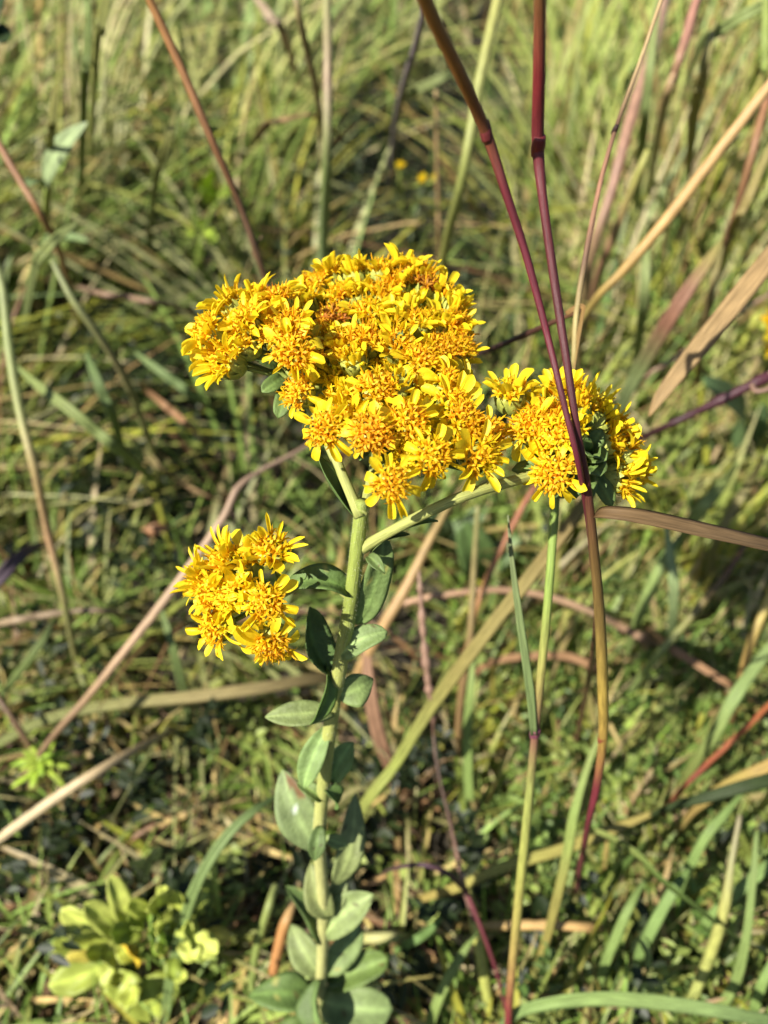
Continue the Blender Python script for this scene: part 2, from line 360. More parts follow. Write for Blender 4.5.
# lower left cluster
HW = at(275, 598, .222); hw = []
for (x, y, k, d) in [(220, 558, 8, .214), (206, 594, 9, .212), (197, 578, 8, .217), (272, 549, 8, .208), (266, 603, 3, .203), (271, 648, 1, .206), (212, 630, 9, .210), (242, 556, 4, .213), (236, 590, 4, .209), (222, 600, 7, .210)]:
    p = at(x, y, d); n = (p - HW).normalized() + Vector((0, 0, .1)) - FW * .15 + Vector([random.uniform(-.1, .1) for _ in range(3)])
    if (x, y) == (266, 603): n = -FW + Vector((.05, 0, .1))
    if (x, y) == (271, 648): n = -FW * .8 + Vector((0, 0, -.55))
    if (x, y) == (272, 549): n = -FW * .7 + Vector((.1, .1, .6))
    hw.append((x, y, d, n, k, random.uniform(.95, 1.08)))
cluster(hw, HW, [at(351, 596, .219), at(325, 578, .218), at(300, 584, .220), HW], br=.0011)

# leaves: base pixel, tip pixel (with depth offsets from the stem's depth), width in pixels, upper side, shape
LG = L(138, 164, 94, .48); LG2 = L(124, 152, 78, .44); LG3 = L(148, 173, 104, .5)
B_ = -FW; Z_ = Vector((0, 0, 1)); X_ = Vector((1, 0, 0))
LEAVES = [
 # (bx, by, bd, tx, ty, td, width, normal, colour, options)
 (357, 518, 0, 312, 458, -.003, 24, X_ * .9 + B_ * .25 + Z_ * .3, LG2, dict(fold=.5, arch=-.06)),
 (372, 552, -.001, 402, 530, -.006, 12, Z_ + B_ * .1, LG2, dict(fold=.4)),
 (368, 556, -.002, 384, 572, -.006, 14, B_ + Z_ * .3, LG2, dict(fold=.4)),
 (374, 546, -.001, 440, 524, -.006, 13, Z_ + B_ * .2, LG2, dict(fold=.5)),
 (352, 594, 0, 288, 577, -.003, 34, Z_ + B_ * .2, LG2, dict(fold=.3, arch=.22)),
 (384, 540, .002, 356, 620, .016, 36, B_ + X_ * .35, LG, dict(fold=.2, arch=.05)),
 (341, 655, -.003, 388, 632, -.006, 30, B_ * .5 + Z_, LG3, dict(fold=.18, arch=.16)),
 (338, 695, -.002, 374, 680, .000, 36, B_ * .8 + X_ * .2, LG3, dict(fold=.25, tipw=.8)),
 (331, 672, .000, 302, 606, -.006, 36, B_ * .6 + X_ * .5 + Z_ * .2, LG2, dict(fold=.45, arch=-.08)),
 (327, 662, .003, 312, 726, .004, 24, B_ * .5 + X_ * .6, LG2, dict(fold=.4)),
 (334, 712, -.003, 265, 716, -.006, 28, Z_ + B_ * .5, LG3, dict(fold=.15, arch=.06, wav=.12)),
 (327, 728, .002, 307, 784, .006, 28, B_ + X_ * -.25, LG3, dict(fold=.2)),
 (330, 782, .002, 354, 740, .000, 34, B_ * .8 + Z_ * .5, LG3, dict(fold=.2, arch=.1)),
 (318, 850, -.004, 281, 778, -.010, 52, B_ + X_ * -.12 + Z_ * .2, LG3, dict(fold=.14, arch=.05, spots=((.86, .5, .35, L(140, 80, 40, .5)), (.74, .62, .3, L(140, 80, 40, .5)), (.55, -.1, .16, L(225, 235, 225, .8))))),
 (324, 788, -.002, 342, 808, .002, 24, B_ * .3 + X_ * .8, LG2, dict(fold=.5, curl=.3)),
 (322, 800, -.003, 300, 782, -.004, 20, Z_ + B_ * .2, LG2, dict(fold=.4, curl=.3)),
 (335, 884, .002, 358, 808, -.004, 34, B_ + X_ * .2, LG3, dict(fold=.12, tipw=1.1)),
 (320, 826, -.004, 314, 862, -.007, 22, B_ + Z_ * .3, LG2, dict(fold=.3, curl=.25)),
 (325, 838, -.002, 348, 846, -.001, 18, Z_ + B_ * .4, LG3, dict(fold=.3)),
 (329, 918, -.003, 311, 870, -.008, 34, B_ + Z_ * .4, LG3, dict(fold=.2)),
 (322, 942, -.002, 296, 886, -.004, 38, B_ * .5 + X_ * .7, LG2, dict(fold=.25)),
 (325, 934, -.003, 378, 892, -.007, 44, B_ * .5 + Z_ * .9, LG3, dict(fold=.22, arch=.1)),
 (330, 912, .003, 348, 878, .002, 28, B_ + X_ * -.3, LG3, dict(fold=.2)),
 (321, 976, .000, 290, 926, .004, 38, B_ + Z_ * .2, LG3, dict(fold=.2)),
 (325, 972, .001, 360, 926, .004, 38, B_ + Z_ * .2, LG3, dict(fold=.2)),
 (316, 1004, -.002, 254, 990, -.008, 46, Z_ + B_ * -.1, LG2, dict(fold=.2, arch=.15)),
 (322, 1000, -.003, 392, 1010, -.010, 56, B_ * .6 + Z_ * .8, LG3, dict(fold=.22, arch=.12)),
 (319, 980, -.006, 322, 1052, -.014, 46, B_ * .5 + X_ * -.6, LG2, dict(fold=.3)),
 (328, 985, .003, 392, 960, .002, 40, Z_ + X_ * .5, LG2, dict(fold=.3)),
 (318, 1030, .000, 268, 1052, -.006, 60, B_ * .6 + Z_ * .8, LG2, dict(fold=.2)),
 (318, 1034, .000, 372, 1062, -.006, 64, B_ * .6 + Z_ * .8, LG2, dict(fold=.2)),
]
for (bx, by, bd, tx, ty, td, wpx, nr, cl, op) in LEAVES:
    d0 = sdep(by); mb = MB(); op0 = op; op = dict(op); op.setdefault('rnd', random.random() < .4); op.setdefault('wav', random.uniform(.06, .2)); op.setdefault('curl', random.uniform(-.2, .3)); op['fold'] = op.get('fold', .2) * random.uniform(1.1, 2.1); cl = tuple(c * random.uniform(.88, 1.12) for c in cl)
    if 'spots' not in op: op = dict(op, spots=tuple((random.uniform(.15, .97), random.uniform(-.95, .95), random.uniform(.05, .16), random.choice((L(120, 90, 50, .45), L(180, 175, 90, .6), L(90, 70, 45, .4)))) for _ in range(random.choice((0, 1, 2, 3)))))
    leaf(mb, at(bx, by, d0 + bd), at(tx, ty, d0 + td), wpx * (.95 if by < 740 else .82) * d0 / F, nr, cl, **op)
    link('leaf', mb.mesh('leaf', M_LEAF, O), gold)
# small green bracts among the flower stalks
for (x, y, d, hub, kk) in [(528, 462, .208, HR, 1), (512, 470, .209, HR, 1), (540, 478, .21, HR, 1), (586, 500, .206, HR, 1.3), (600, 476, .203, HR, 1.4), (588, 455, .203, HR, 1.4), (606, 460, .204, HR, 1.2), (584, 438, .206, HR, 1), (570, 500, .209, HR, 1), (612, 506, .212, HR, 1), (602, 430, .21, HR, 1),
                           (520, 482, .212, HR, 1), (556, 498, .212, HR, 1), (362, 355, .212, HM, .9), (400, 400, .206, HM, .9), (345, 388, .208, HM, .9), (402, 330, .212, HM, .9), (430, 420, .203, HM, .9), (360, 460, .205, HM, .9), (440, 480, .204, HM, .9), (462, 470, .206, HM, .9),
                           (278, 418, .212, HL, 1), (262, 392, .212, HL, .9), (300, 418, .208, HL, .8), (250, 352, .211, HL, .8)]:
    t_ = at(x, y, d); b_ = hub.lerp(t_, .25); mb = MB()
    leaf(mb, b_, t_, .0052 * kk, B_ + Z_ * .4 + (t_ - hub).normalized() * .2, LG2, n=9, m=6, arch=.12, fold=.25)
    link('bract', mb.mesh('bract', M_LEAF, O), gold)
# ------------------------------------------------------------------ the setting: soil, litter, herbs, grass
def sheet():
    xs = np.concatenate([-np.geomspace(60, 1.2, 14), np.linspace(-1.1, 1.1, 90), np.geomspace(1.2, 60, 14)])
    ys = np.concatenate([-np.geomspace(60, .5, 12), np.linspace(-.4, 3.0, 130), np.geomspace(3.1, 90, 16)])
    X, Y = np.meshgrid(xs, ys); Zz = np.zeros_like(X); r2 = np.random.default_rng(3)
    for fr, am in ((6, .006), (15, .004), (37, .0025)):
        for _ in range(3):
            a = r2.uniform(0, 6.28); p = r2.uniform(0, 6.28); Zz += am * .6 * np.sin(fr * (X * math.cos(a) + Y * math.sin(a)) + p)
    Zz = np.where((abs(X) < 1.3) & (Y > -.5) & (Y < 3.1), Zz, 0) - .004
    nx = len(xs); v = np.stack([X.ravel(), Y.ravel(), Zz.ravel()], 1)
    f = [(j * nx + i, j * nx + i + 1, (j + 1) * nx + i + 1, (j + 1) * nx + i) for j in range(len(ys) - 1) for i in range(nx - 1)]
    me = bpy.data.meshes.new('ground'); me.from_pydata(v.tolist(), [], f); me.polygons.foreach_set('use_smooth', [True] * len(f))
    m = bpy.data.materials.new('soil'); m.use_nodes = True; n = m.node_tree.nodes; l = m.node_tree.links; pr = n['Principled BSDF']
    tc = n.new('ShaderNodeTexCoord'); nz = n.new('ShaderNodeTexNoise'); nz.inputs['Scale'].default_value = 90; nz.inputs['Detail'].default_value = 8; nz.inputs['Roughness'].default_value = .7
    cr = n.new('ShaderNodeValToRGB'); e = cr.color_ramp.elements
    e[0].position = .32; e[0].color = (.010, .008, .005, 1); e[1].position = .72; e[1].color = (.10, .072, .04, 1); x = e.new(.5); x.color = (.03, .024, .013, 1)
    n2 = n.new('ShaderNodeTexNoise'); n2.inputs['Scale'].default_value = 400; n2.inputs['Detail'].default_value = 6; bp = n.new('ShaderNodeBump'); bp.inputs['Strength'].default_value = .8; bp.inputs['Distance'].default_value = .004
    l.new(tc.outputs['Object'], nz.inputs['Vector']); l.new(tc.outputs['Object'], n2.inputs['Vector']); l.new(nz.outputs[0], cr.inputs[0]); l.new(cr.outputs[0], pr.inputs['Base Color'])
    l.new(n2.outputs[0], bp.inputs['Height']); l.new(bp.outputs[0], pr.inputs['Normal']); pr.inputs['Roughness'].default_value = .95
    me.materials.append(m); o = link('ground', me); o['kind'] = 'structure'; o['label'] = 'dark brown meadow soil under the grass and straw'; o['category'] = 'ground'
sheet()

def np_mesh(name, V, Fq, Cv, m):
    me = bpy.data.meshes.new(name); nf = len(Fq)
    me.vertices.add(len(V)); me.vertices.foreach_set('co', V.astype(np.float32).ravel())
    me.loops.add(nf * 4); me.loops.foreach_set('vertex_index', Fq.astype(np.int32).ravel())
    me.polygons.add(nf); me.polygons.foreach_set('loop_start', np.arange(nf, dtype=np.int32) * 4)
    me.polygons.foreach_set('loop_total', np.full(nf, 4, np.int32)); me.polygons.foreach_set('use_smooth', np.ones(nf, bool))
    me.update(calc_edges=True); me.validate()
    a = me.color_attributes.new('Col', 'FLOAT_COLOR', 'POINT'); a.data.foreach_set('color', np.hstack([Cv, np.ones((len(Cv), 1))]).astype(np.float32).ravel())
    me.materials.append(m); return me
def ground_xy(px, py):
    d = CAMZ / (S_ - C_ * (512 - py) / F)
    return d * (px - 384) / F, d * (C_ + S_ * (512 - py) / F), d
def strips(x, y, z, h, az, lean, droop, wd, col, tip, S=7, flatness=0.0, twist=None):
    """arched grass blades, three vertices across"""
    n = len(x); t = np.linspace(0, 1, S + 1)[None, :]
    hx, hy = np.cos(az)[:, None], np.sin(az)[:, None]
    out = (lean[:, None] * t + droop[:, None] * t ** 2.5) * h[:, None]
    up = h[:, None] * (t * (1 - .25 * lean[:, None] ** 2).clip(.15) - droop[:, None] * .62 * t ** 3)
    up = up * (1 - flatness)
    cx = x[:, None] + hx * out; cyy = y[:, None] + hy * out; cz = z[:, None] + up
    tw = (np.random.default_rng(5).uniform(-.9, .9, n) if twist is None else twist)[:, None] + np.random.default_rng(6).uniform(-.8, .8, n)[:, None] * t
    sx = -hy * np.cos(tw) + hx * np.sin(tw) * .6; sy = hx * np.cos(tw) + hy * np.sin(tw) * .6; sz = np.sin(tw) * .5
    wv = wd[:, None] * (1 - t ** 3 * .96) * (.55 + .45 * np.minimum(1, t * 5)) * .5
    V = np.empty((n, S + 1, 3, 3))
    for j, u in enumerate((-1, 0, 1)):
        V[:, :, j, 0] = cx + sx * wv * u; V[:, :, j, 1] = cyy + sy * wv * u; V[:, :, j, 2] = cz + sz * wv * u + (0 if u else -.25) * wv
    V[..., 2] = np.maximum(V[..., 2], .0005)
    Cv = np.empty((n, S + 1, 3, 3)); k = np.clip((t - .55) / .45, 0, 1)[..., None, None]
    Cv[:] = col[:, None, None, :] * (1 - k) + tip[:, None, None, :] * k
    Cv[:, :, 1, :] *= 1.18
    b = (np.arange(n) * (S + 1) * 3)[:, None, None]; i = np.arange(S)[None, :, None] * 3; j = np.arange(2)[None, None, :]
    a = b + i + j; Fq = np.stack([a, a + 1, a + 4, a + 3], -1).reshape(-1, 4)
    return V.reshape(-1, 3), Fq, Cv.reshape(-1, 3)
def vnoise(x, y, f, s):
    r = np.random.default_rng(s); o = 0
    for _ in range(4):
        a = r.uniform(0, 6.28); o = o + np.sin(f * (x * math.cos(a) + y * math.sin(a)) + r.uniform(0, 6.28))
    return o / 4
def pick(pal, wts, n, jit=.18):
    P = np.array(pal); i = rng.choice(len(P), n, p=np.array(wts) / sum(wts))
    return P[i] * rng.uniform(1 - jit, 1 + jit, (n, 1)) * rng.uniform(.94, 1.06, (n, 3))
GK = .56
P_GREEN = [L(118, 142, 58, GK), L(142, 156, 72, GK), L(162, 172, 82, GK), L(182, 186, 98, GK), L(106, 132, 66, GK), L(188, 190, 74, GK)]
P_TAN = [L(206, 184, 122, GK), L(188, 164, 100, GK), L(172, 142, 92, GK), L(150, 116, 80, GK), L(216, 202, 150, GK)]
def smooth(a, b, x): t = np.clip((x - a) / (b - a), 0, 1); return t * t * (3 - 2 * t)
def sample(n, dens, lo=(-400, -170), hi_=(1170, 1210)):
    n = int(n * 1.25); px = rng.uniform(lo[0], hi_[0], n); py = rng.uniform(lo[1], hi_[1], n)
    k = rng.random(n) < dens(px, py); return px[k], py[k]

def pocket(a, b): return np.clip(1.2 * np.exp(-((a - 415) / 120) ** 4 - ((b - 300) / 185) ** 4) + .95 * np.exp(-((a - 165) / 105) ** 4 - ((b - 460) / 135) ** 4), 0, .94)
# grass
def d_grass(px, py):
    base = .55 + .4 * smooth(330, 620, px) - .30 * smooth(500, 100, py) - .42 * smooth(560, 760, py) * smooth(560, 330, px) 
    x, y, d = ground_xy(px, py); base = base * (.55 + .6 * smooth(-.35, .35, vnoise(x, y, 22, 4)))
    plant = np.exp(-((px - 340) / 130) ** 2 - ((py - 960) / 190) ** 2); dark = pocket(px, py)
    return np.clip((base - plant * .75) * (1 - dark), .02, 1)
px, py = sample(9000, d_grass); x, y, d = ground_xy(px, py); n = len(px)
near = smooth(.25, .75, y)
h = (.05 + .22 * near + .14 * smooth(.6, 1.4, y)) * rng.uniform(.45, 1.3, n)
az = np.where(px > 520, rng.normal(.9, .8, n), np.where(px < 280, rng.normal(-.6, 1.2, n), rng.uniform(0, 6.28, n))); az = np.where(rng.random(n) < .3, rng.uniform(0, 6.28, n), az)
lean = np.clip(rng.uniform(.1, 1.3, n) - .55 * smooth(420, 0, py), .05, 1.3); droop = rng.uniform(.0, .9, n)
wd = rng.uniform(.0018, .0058, n) * (1 + 1.2 * smooth(.45, 1.2, y))
dry = .14 + .22 * smooth(420, 100, px) * smooth(350, 800, py) + .12 * smooth(560, 768, px) * smooth(450, 100, py)
col = pick(P_GREEN, [3, 3, 3, 2, 2, 2], n); tanc = pick(P_TAN, [3, 3, 2, 2, 2], n); isd = rng.random(n) < dry
col = np.where(isd[:, None], tanc, col)
upr = smooth(450, 0, py)[:, None]                             # the far, upright grass is a paler yellow-green kind
col = np.where((~isd[:, None]) & (rng.random((n, 1)) < .7 * upr), pick([L(186, 200, 112, GK * 1.05), L(168, 190, 100, GK * 1.05), L(204, 206, 140, GK * 1.05), L(150, 178, 92, GK * 1.05)], [2, 3, 2, 2], n), col)
low = smooth(700, 1000, py)[:, None] * smooth(480, 620, px)[:, None]
col = np.where((~isd[:, None]) & (rng.random((n, 1)) < .6 * low), pick([L(156, 186, 92, GK), L(136, 170, 76, GK), L(172, 196, 100, GK)], [1, 1, 1], n), col)
tipc = np.where((rng.random((n, 1)) < .25), tanc, col)
z0 = np.full(n, -.004); az = np.where((np.sin(az) < -.2) & (h > .13), -az, az)
V, Fq, Cv = strips(x, y, z0, h, az, lean, droop, wd, col, tipc)

# the same grass again in tussocks, and long lodged blades lying over them
def d_tus(px, py): return np.clip(1 - pocket(px, py), 0, 1) * np.clip(.34 - .12 * smooth(420, 0, py) + .55 * smooth(480, 640, px) - .9 * np.exp(-((px - 340) / 140) ** 2 - ((py - 950) / 200) ** 2) - .25 * smooth(650, 850, py) * smooth(500, 300, px), .04, 1)
px, py = sample(1100, d_tus); cx, cy_, d = ground_xy(px, py); nc = len(px); cnt = rng.integers(12, 40, nc); idx = np.repeat(np.arange(nc), cnt); n = len(idx)
ra = rng.uniform(0, 6.28, n); rr = np.abs(rng.normal(0, .020, n)) * (1 + smooth(.6, 1.5, cy_[idx])); x = cx[idx] + rr * np.cos(ra); y = cy_[idx] + rr * np.sin(ra)
cdir = np.where(px > 500, rng.normal(.75, .45, nc), np.where(px < 280, rng.normal(-.5, 1.3, nc), rng.uniform(0, 6.28, nc)))
az = np.where(rng.random(n) < .6, cdir[idx] + rng.normal(0, .45, n), ra)
near = smooth(.25, .7, y); ch = rng.uniform(.6, 1.25, nc)
h = (.06 + .25 * near + .10 * smooth(.6, 1.4, y)) * ch[idx] * rng.uniform(.5, 1.15, n)
lean = np.clip(rng.uniform(.15, 1.1, nc)[idx] + rng.normal(0, .2, n) - .6 * smooth(450, 0, py)[idx], .02, 1.3); droop = rng.uniform(0, .8, n)
cw = rng.uniform(.0020, .0056, nc); wd = cw[idx] * rng.uniform(.6, 1.25, n) * (1 + 1.6 * smooth(.45, 1.1, y))
ccol = pick(P_GREEN + [L(186, 190, 118, GK), L(196, 196, 136, GK), L(156, 186, 92, GK), L(172, 196, 100, GK)], [2, 3, 3, 3, 1, 3, 2, 2, 3, 3], nc, .22)
up3 = smooth(420, 60, py)[:, None]; ccol = np.where(rng.random((nc, 1)) < .6 * up3, pick([L(198, 206, 124, GK * 1.08), L(212, 212, 154, GK * 1.08), L(180, 200, 106, GK * 1.08), L(170, 196, 118, GK * 1.08)], [2, 2, 2, 1], nc), ccol)
col = ccol[idx] * rng.uniform(.85, 1.15, (n, 1)); tanc = pick(P_TAN, [3, 3, 2, 1, 3], n); isd = rng.random(n) < (.10 + .2 * rng.random(nc))[idx]
col = np.where(isd[:, None], tanc, col); tipc = np.where(rng.random((n, 1)) < .3, tanc, col)
az = np.where((np.sin(az) < -.2) & (h > .13), -az, az)
A = strips(x, y, np.full(n, -.004), h, az, lean, droop, wd, col, tipc)
px, py = sample(900, lambda a, b: (1 - pocket(a, b)) * np.clip(.5 - .35 * smooth(400, 100, b) - .45 * np.exp(-((a - 340) / 150) ** 2 - ((b - 950) / 220) ** 2), .04, 1)); x, y, d = ground_xy(px, py); n = len(px)
h = (.06 + .20 * smooth(.2, .7, y)) * rng.uniform(.7, 1.3, n); az = np.where(px > 480, rng.normal(.8, .6, n), rng.uniform(0, 6.28, n)); az = np.where(np.sin(az) < -.25, -az, az)
col = np.where(rng.random((n, 1)) < .38, pick(P_TAN, [3, 3, 2, 1, 3], n), pick(P_GREEN, [1, 2, 3, 3, 1, 3], n))
Bm = strips(x, y, np.full(n, -.004), h, az, rng.uniform(.55, 1.35, n), rng.uniform(.1, .7, n), rng.uniform(.003, .007, n), col, np.where(rng.random((n, 1)) < .4, pick(P_TAN, [3, 3, 2, 1, 3], n), col), S=9)
px, py = sample(4200, lambda a, b: (1 - .9 * pocket(a, b)) * np.clip(.85 * smooth(440, 600, a) + .35 * smooth(330, 60, b) + .18 - .5 * np.exp(-((a - 340) / 150) ** 2 - ((b - 950) / 220) ** 2), .02, 1)); x, y, d = ground_xy(px, py); n = len(px)
topz = smooth(420, 60, py); h = (.045 + .235 * smooth(.2, .75, y)) * rng.uniform(.65, 1.25, n); az = np.where(px > 480, rng.normal(.8, .55, n), rng.normal(1.4, 1.1, n)); az = np.where(np.sin(az) < -.25, -az, az)
col = np.where(rng.random((n, 1)) < .24, pick(P_TAN, [3, 3, 1, 1, 3], n), pick([L(168, 186, 90, GK), L(186, 196, 104, GK), L(152, 178, 84, GK), L(200, 200, 120, GK), L(178, 194, 128, GK)], [3, 3, 3, 2, 2], n))
Cm = strips(x, y, np.full(n, -.004), h, az, np.clip(rng.uniform(.15, 1.2, n) - .4 * topz, .05, 1.2), rng.uniform(0, .6, n), rng.uniform(.0022, .0050, n) * (1 + 1.1 * topz), col, np.where(rng.random((n, 1)) < .3, pick(P_TAN, [3, 3, 1, 1, 3], n), col), S=9)
def join(parts):
    o = 0; Vs, Fs, Cs = [], [], []
    for v, f, c in parts: Vs.append(v); Fs.append(f + o); Cs.append(c); o += len(v)
    return np.concatenate(Vs), np.concatenate(Fs), np.concatenate(Cs)
V, Fq, Cv = join([(V, Fq, Cv), A, Bm, Cm])
# fine short blades between the others, lower down
px, py = sample(7000, lambda a, b: np.clip(smooth(420, 700, b) * (.45 + .5 * smooth(380, 560, a) + .2 * smooth(260, 100, a)) - .35 * np.exp(-((a - 390) / 90) ** 2 - ((b - 900) / 90) ** 2) - .5 * np.exp(-((a - 190) / 90) ** 2 - ((b - 870) / 50) ** 2), .01, 1)); x, y, d = ground_xy(px, py); n = len(px)
h = (.045 + .09 * smooth(.2, .6, y)) * rng.uniform(.6, 1.3, n); az = np.where(px > 430, rng.normal(.8, .6, n), rng.uniform(0, 6.28, n))
col = np.where(rng.random((n, 1)) < .14, pick(P_TAN, [3, 3, 1, 1, 3], n), pick([L(150, 182, 82, GK), L(168, 196, 96, GK), L(134, 168, 70, GK), L(180, 196, 90, GK)], [3, 3, 3, 1], n))
V, Fq, Cv = join([(V, Fq, Cv), strips(x, y, np.full(n, -.004), h, az, rng.uniform(.2, 1.15, n), rng.uniform(0, .7, n), rng.uniform(.0012, .0032, n), col, col, S=6)])
# shade painted into extra blades' green, behind the flower and on the left
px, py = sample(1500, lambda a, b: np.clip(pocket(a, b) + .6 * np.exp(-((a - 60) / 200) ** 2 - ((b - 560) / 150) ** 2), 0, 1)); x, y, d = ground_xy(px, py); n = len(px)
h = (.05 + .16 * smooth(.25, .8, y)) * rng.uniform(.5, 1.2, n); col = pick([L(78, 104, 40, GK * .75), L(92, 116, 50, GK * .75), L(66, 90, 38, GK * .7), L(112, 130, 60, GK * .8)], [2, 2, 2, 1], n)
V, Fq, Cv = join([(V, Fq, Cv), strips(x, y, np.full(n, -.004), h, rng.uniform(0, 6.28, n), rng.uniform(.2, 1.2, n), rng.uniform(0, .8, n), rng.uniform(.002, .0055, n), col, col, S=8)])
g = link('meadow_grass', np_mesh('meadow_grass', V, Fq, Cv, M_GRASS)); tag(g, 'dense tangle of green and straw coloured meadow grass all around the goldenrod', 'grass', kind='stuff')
# dry litter lying on the soil
def d_lit(px, py): return np.clip((1 - pocket(px, py)) * .05 + .4 * smooth(600, 800, py) * smooth(620, 420, px) + .15 * smooth(250, 60, px), 0, 1)
px, py = sample(13000, d_lit); x, y, d = ground_xy(px, py); n = len(px)
h = rng.uniform(.008, .05, n); az = rng.uniform(0, 6.28, n); wd = rng.uniform(.0010, .0042, n)
col = pick(P_TAN + [L(120, 96, 66, GK), L(140, 122, 92, GK), L(90, 70, 50, GK), L(120, 128, 70, GK)], [3, 3, 3, 1, 3, 3, 3, 2, 2], n, .3)
V, Fq, Cv = strips(x, y, rng.uniform(0, .014, n), h, az, rng.uniform(.75, 1, n), rng.uniform(-.2, .5, n), wd, col, col, S=4, flatness=.72)
g = link('dry_litter', np_mesh('dry_litter', V, Fq, Cv, M_DRY)); tag(g, 'brown and straw coloured dead leaves and bits littering the soil', 'dead leaves', kind='stuff')

# fine-leaved low herbs: short stems with many small leaflets
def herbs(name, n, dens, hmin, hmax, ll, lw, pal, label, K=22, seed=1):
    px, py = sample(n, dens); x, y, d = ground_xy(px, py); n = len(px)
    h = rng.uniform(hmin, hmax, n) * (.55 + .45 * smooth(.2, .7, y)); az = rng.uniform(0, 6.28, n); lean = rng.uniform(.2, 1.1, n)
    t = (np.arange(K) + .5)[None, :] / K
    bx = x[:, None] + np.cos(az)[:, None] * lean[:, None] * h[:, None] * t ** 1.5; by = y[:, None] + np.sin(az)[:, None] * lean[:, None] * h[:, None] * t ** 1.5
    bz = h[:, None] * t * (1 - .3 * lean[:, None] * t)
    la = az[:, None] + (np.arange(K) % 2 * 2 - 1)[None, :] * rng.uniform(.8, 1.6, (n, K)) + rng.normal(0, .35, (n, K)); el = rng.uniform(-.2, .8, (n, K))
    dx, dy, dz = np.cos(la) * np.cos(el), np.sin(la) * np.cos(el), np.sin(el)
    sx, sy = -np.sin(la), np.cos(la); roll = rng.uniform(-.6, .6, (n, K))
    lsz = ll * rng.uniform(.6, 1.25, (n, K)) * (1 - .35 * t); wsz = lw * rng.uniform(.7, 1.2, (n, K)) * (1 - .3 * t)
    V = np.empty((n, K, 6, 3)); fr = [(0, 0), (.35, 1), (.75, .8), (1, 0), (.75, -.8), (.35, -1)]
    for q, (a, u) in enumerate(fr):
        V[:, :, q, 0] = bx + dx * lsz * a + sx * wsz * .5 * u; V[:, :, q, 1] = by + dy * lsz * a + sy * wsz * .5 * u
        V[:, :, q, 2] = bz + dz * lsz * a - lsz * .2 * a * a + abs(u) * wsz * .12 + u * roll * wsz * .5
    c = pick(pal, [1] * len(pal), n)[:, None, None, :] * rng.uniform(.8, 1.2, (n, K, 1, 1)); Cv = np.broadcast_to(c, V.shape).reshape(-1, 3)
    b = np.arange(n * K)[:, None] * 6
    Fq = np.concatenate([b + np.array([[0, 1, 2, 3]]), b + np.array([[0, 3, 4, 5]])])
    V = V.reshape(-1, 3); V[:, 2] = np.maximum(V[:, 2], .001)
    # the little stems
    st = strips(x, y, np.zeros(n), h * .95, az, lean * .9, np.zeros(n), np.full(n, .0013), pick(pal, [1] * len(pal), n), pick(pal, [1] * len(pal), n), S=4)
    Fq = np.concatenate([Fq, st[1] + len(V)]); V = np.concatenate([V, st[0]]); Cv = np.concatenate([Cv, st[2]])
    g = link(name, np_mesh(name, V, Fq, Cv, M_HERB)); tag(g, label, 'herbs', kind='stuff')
herbs('low_herbs', 3000, lambda px, py: np.clip(.02 + .85 * smooth(400, 600, px) * smooth(200, 420, py), 0, 1), .03, .13, .010, .0038,
      [L(126, 152, 70, GK), L(150, 170, 84, GK), L(102, 132, 60, GK), L(164, 180, 90, GK)], 'fine-leaved bright green herbs spreading low between the grass on the right')
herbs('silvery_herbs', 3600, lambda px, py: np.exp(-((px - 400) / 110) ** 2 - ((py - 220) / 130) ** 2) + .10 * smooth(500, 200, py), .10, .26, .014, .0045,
      [L(104, 120, 84, GK * .6), L(84, 104, 62, GK * .5), L(70, 92, 46, GK * .5), L(60, 80, 40, GK * .5), L(128, 140, 106, GK * .8)], 'greyish green small-leaved herbs with painted-in shade behind the main flower cluster')  # leaf greens deepened: the shade behind the cluster is in the colour

herbs('undergrowth_painted_shade', 2600, lambda px, py: np.clip(np.exp(-((px - 165) / 95) ** 2 - ((py - 470) / 110) ** 2) + .9 * np.exp(-((px - 415) / 110) ** 2 - ((py - 330) / 120) ** 2) + .5 * np.exp(-((px - 130) / 110) ** 2 - ((py - 860) / 60) ** 2) + .5 * np.exp(-((px - 440) / 70) ** 2 - ((py - 950) / 80) ** 2) + .05, 0, 1), .05, .16, .015, .006,
      [L(64, 84, 40, GK * .55), L(52, 72, 34, GK * .5), L(80, 98, 48, GK * .6)], 'green leafy undergrowth, shade painted into its leaves, filling gaps between the grass')  # near-black greens carry the shade of the gaps
# ------------------------------------------------------------------ single stems, stalks and blades that stand out
def D(px, py, d): return at(px, py, d)
def H(px, py, h):                        # the far things stand a little taller than first measured
    v = (512 - py) / F
    if h > .03 and py < 480: h = max(h, min(h * 1.3, CAMZ - .42 * (S_ - C_ * v)))
    return hi(px, py, h)
def wm(pts, wpx): 
    """widths in pixels at each point to metres"""
    w_ = np.interp(np.linspace(0, 1, len(pts)), np.linspace(0, 1, len(wpx)), wpx)
    return [float(a) * depth_of(p) / F * .5 for a, p in zip(w_, pts)]
SK = .5
def sober(c):                            # tone down pinks and blue-greens
    r, g, b = c
    if r > 1.2 * g and not (r < 170 and g < 62): g = g + .4 * (r / 1.2 - g); b = min(b, g * .82)
    if g >= r and b > .6 * g: b = b * .85
    return (r, g, b)
def cs_(cols, n, k=SK):
    cols = [sober(c) for c in cols]
    C3 = np.array([L(*c, k) for c in cols]); C3 = C3 * .9 + .10 * (C3 @ np.array([.3, .6, .1]))[:, None]
    return [tuple(lerp_rows(C3, i / max(1, n - 1)) if len(C3) > 1 else C3[0]) for i in range(n)]
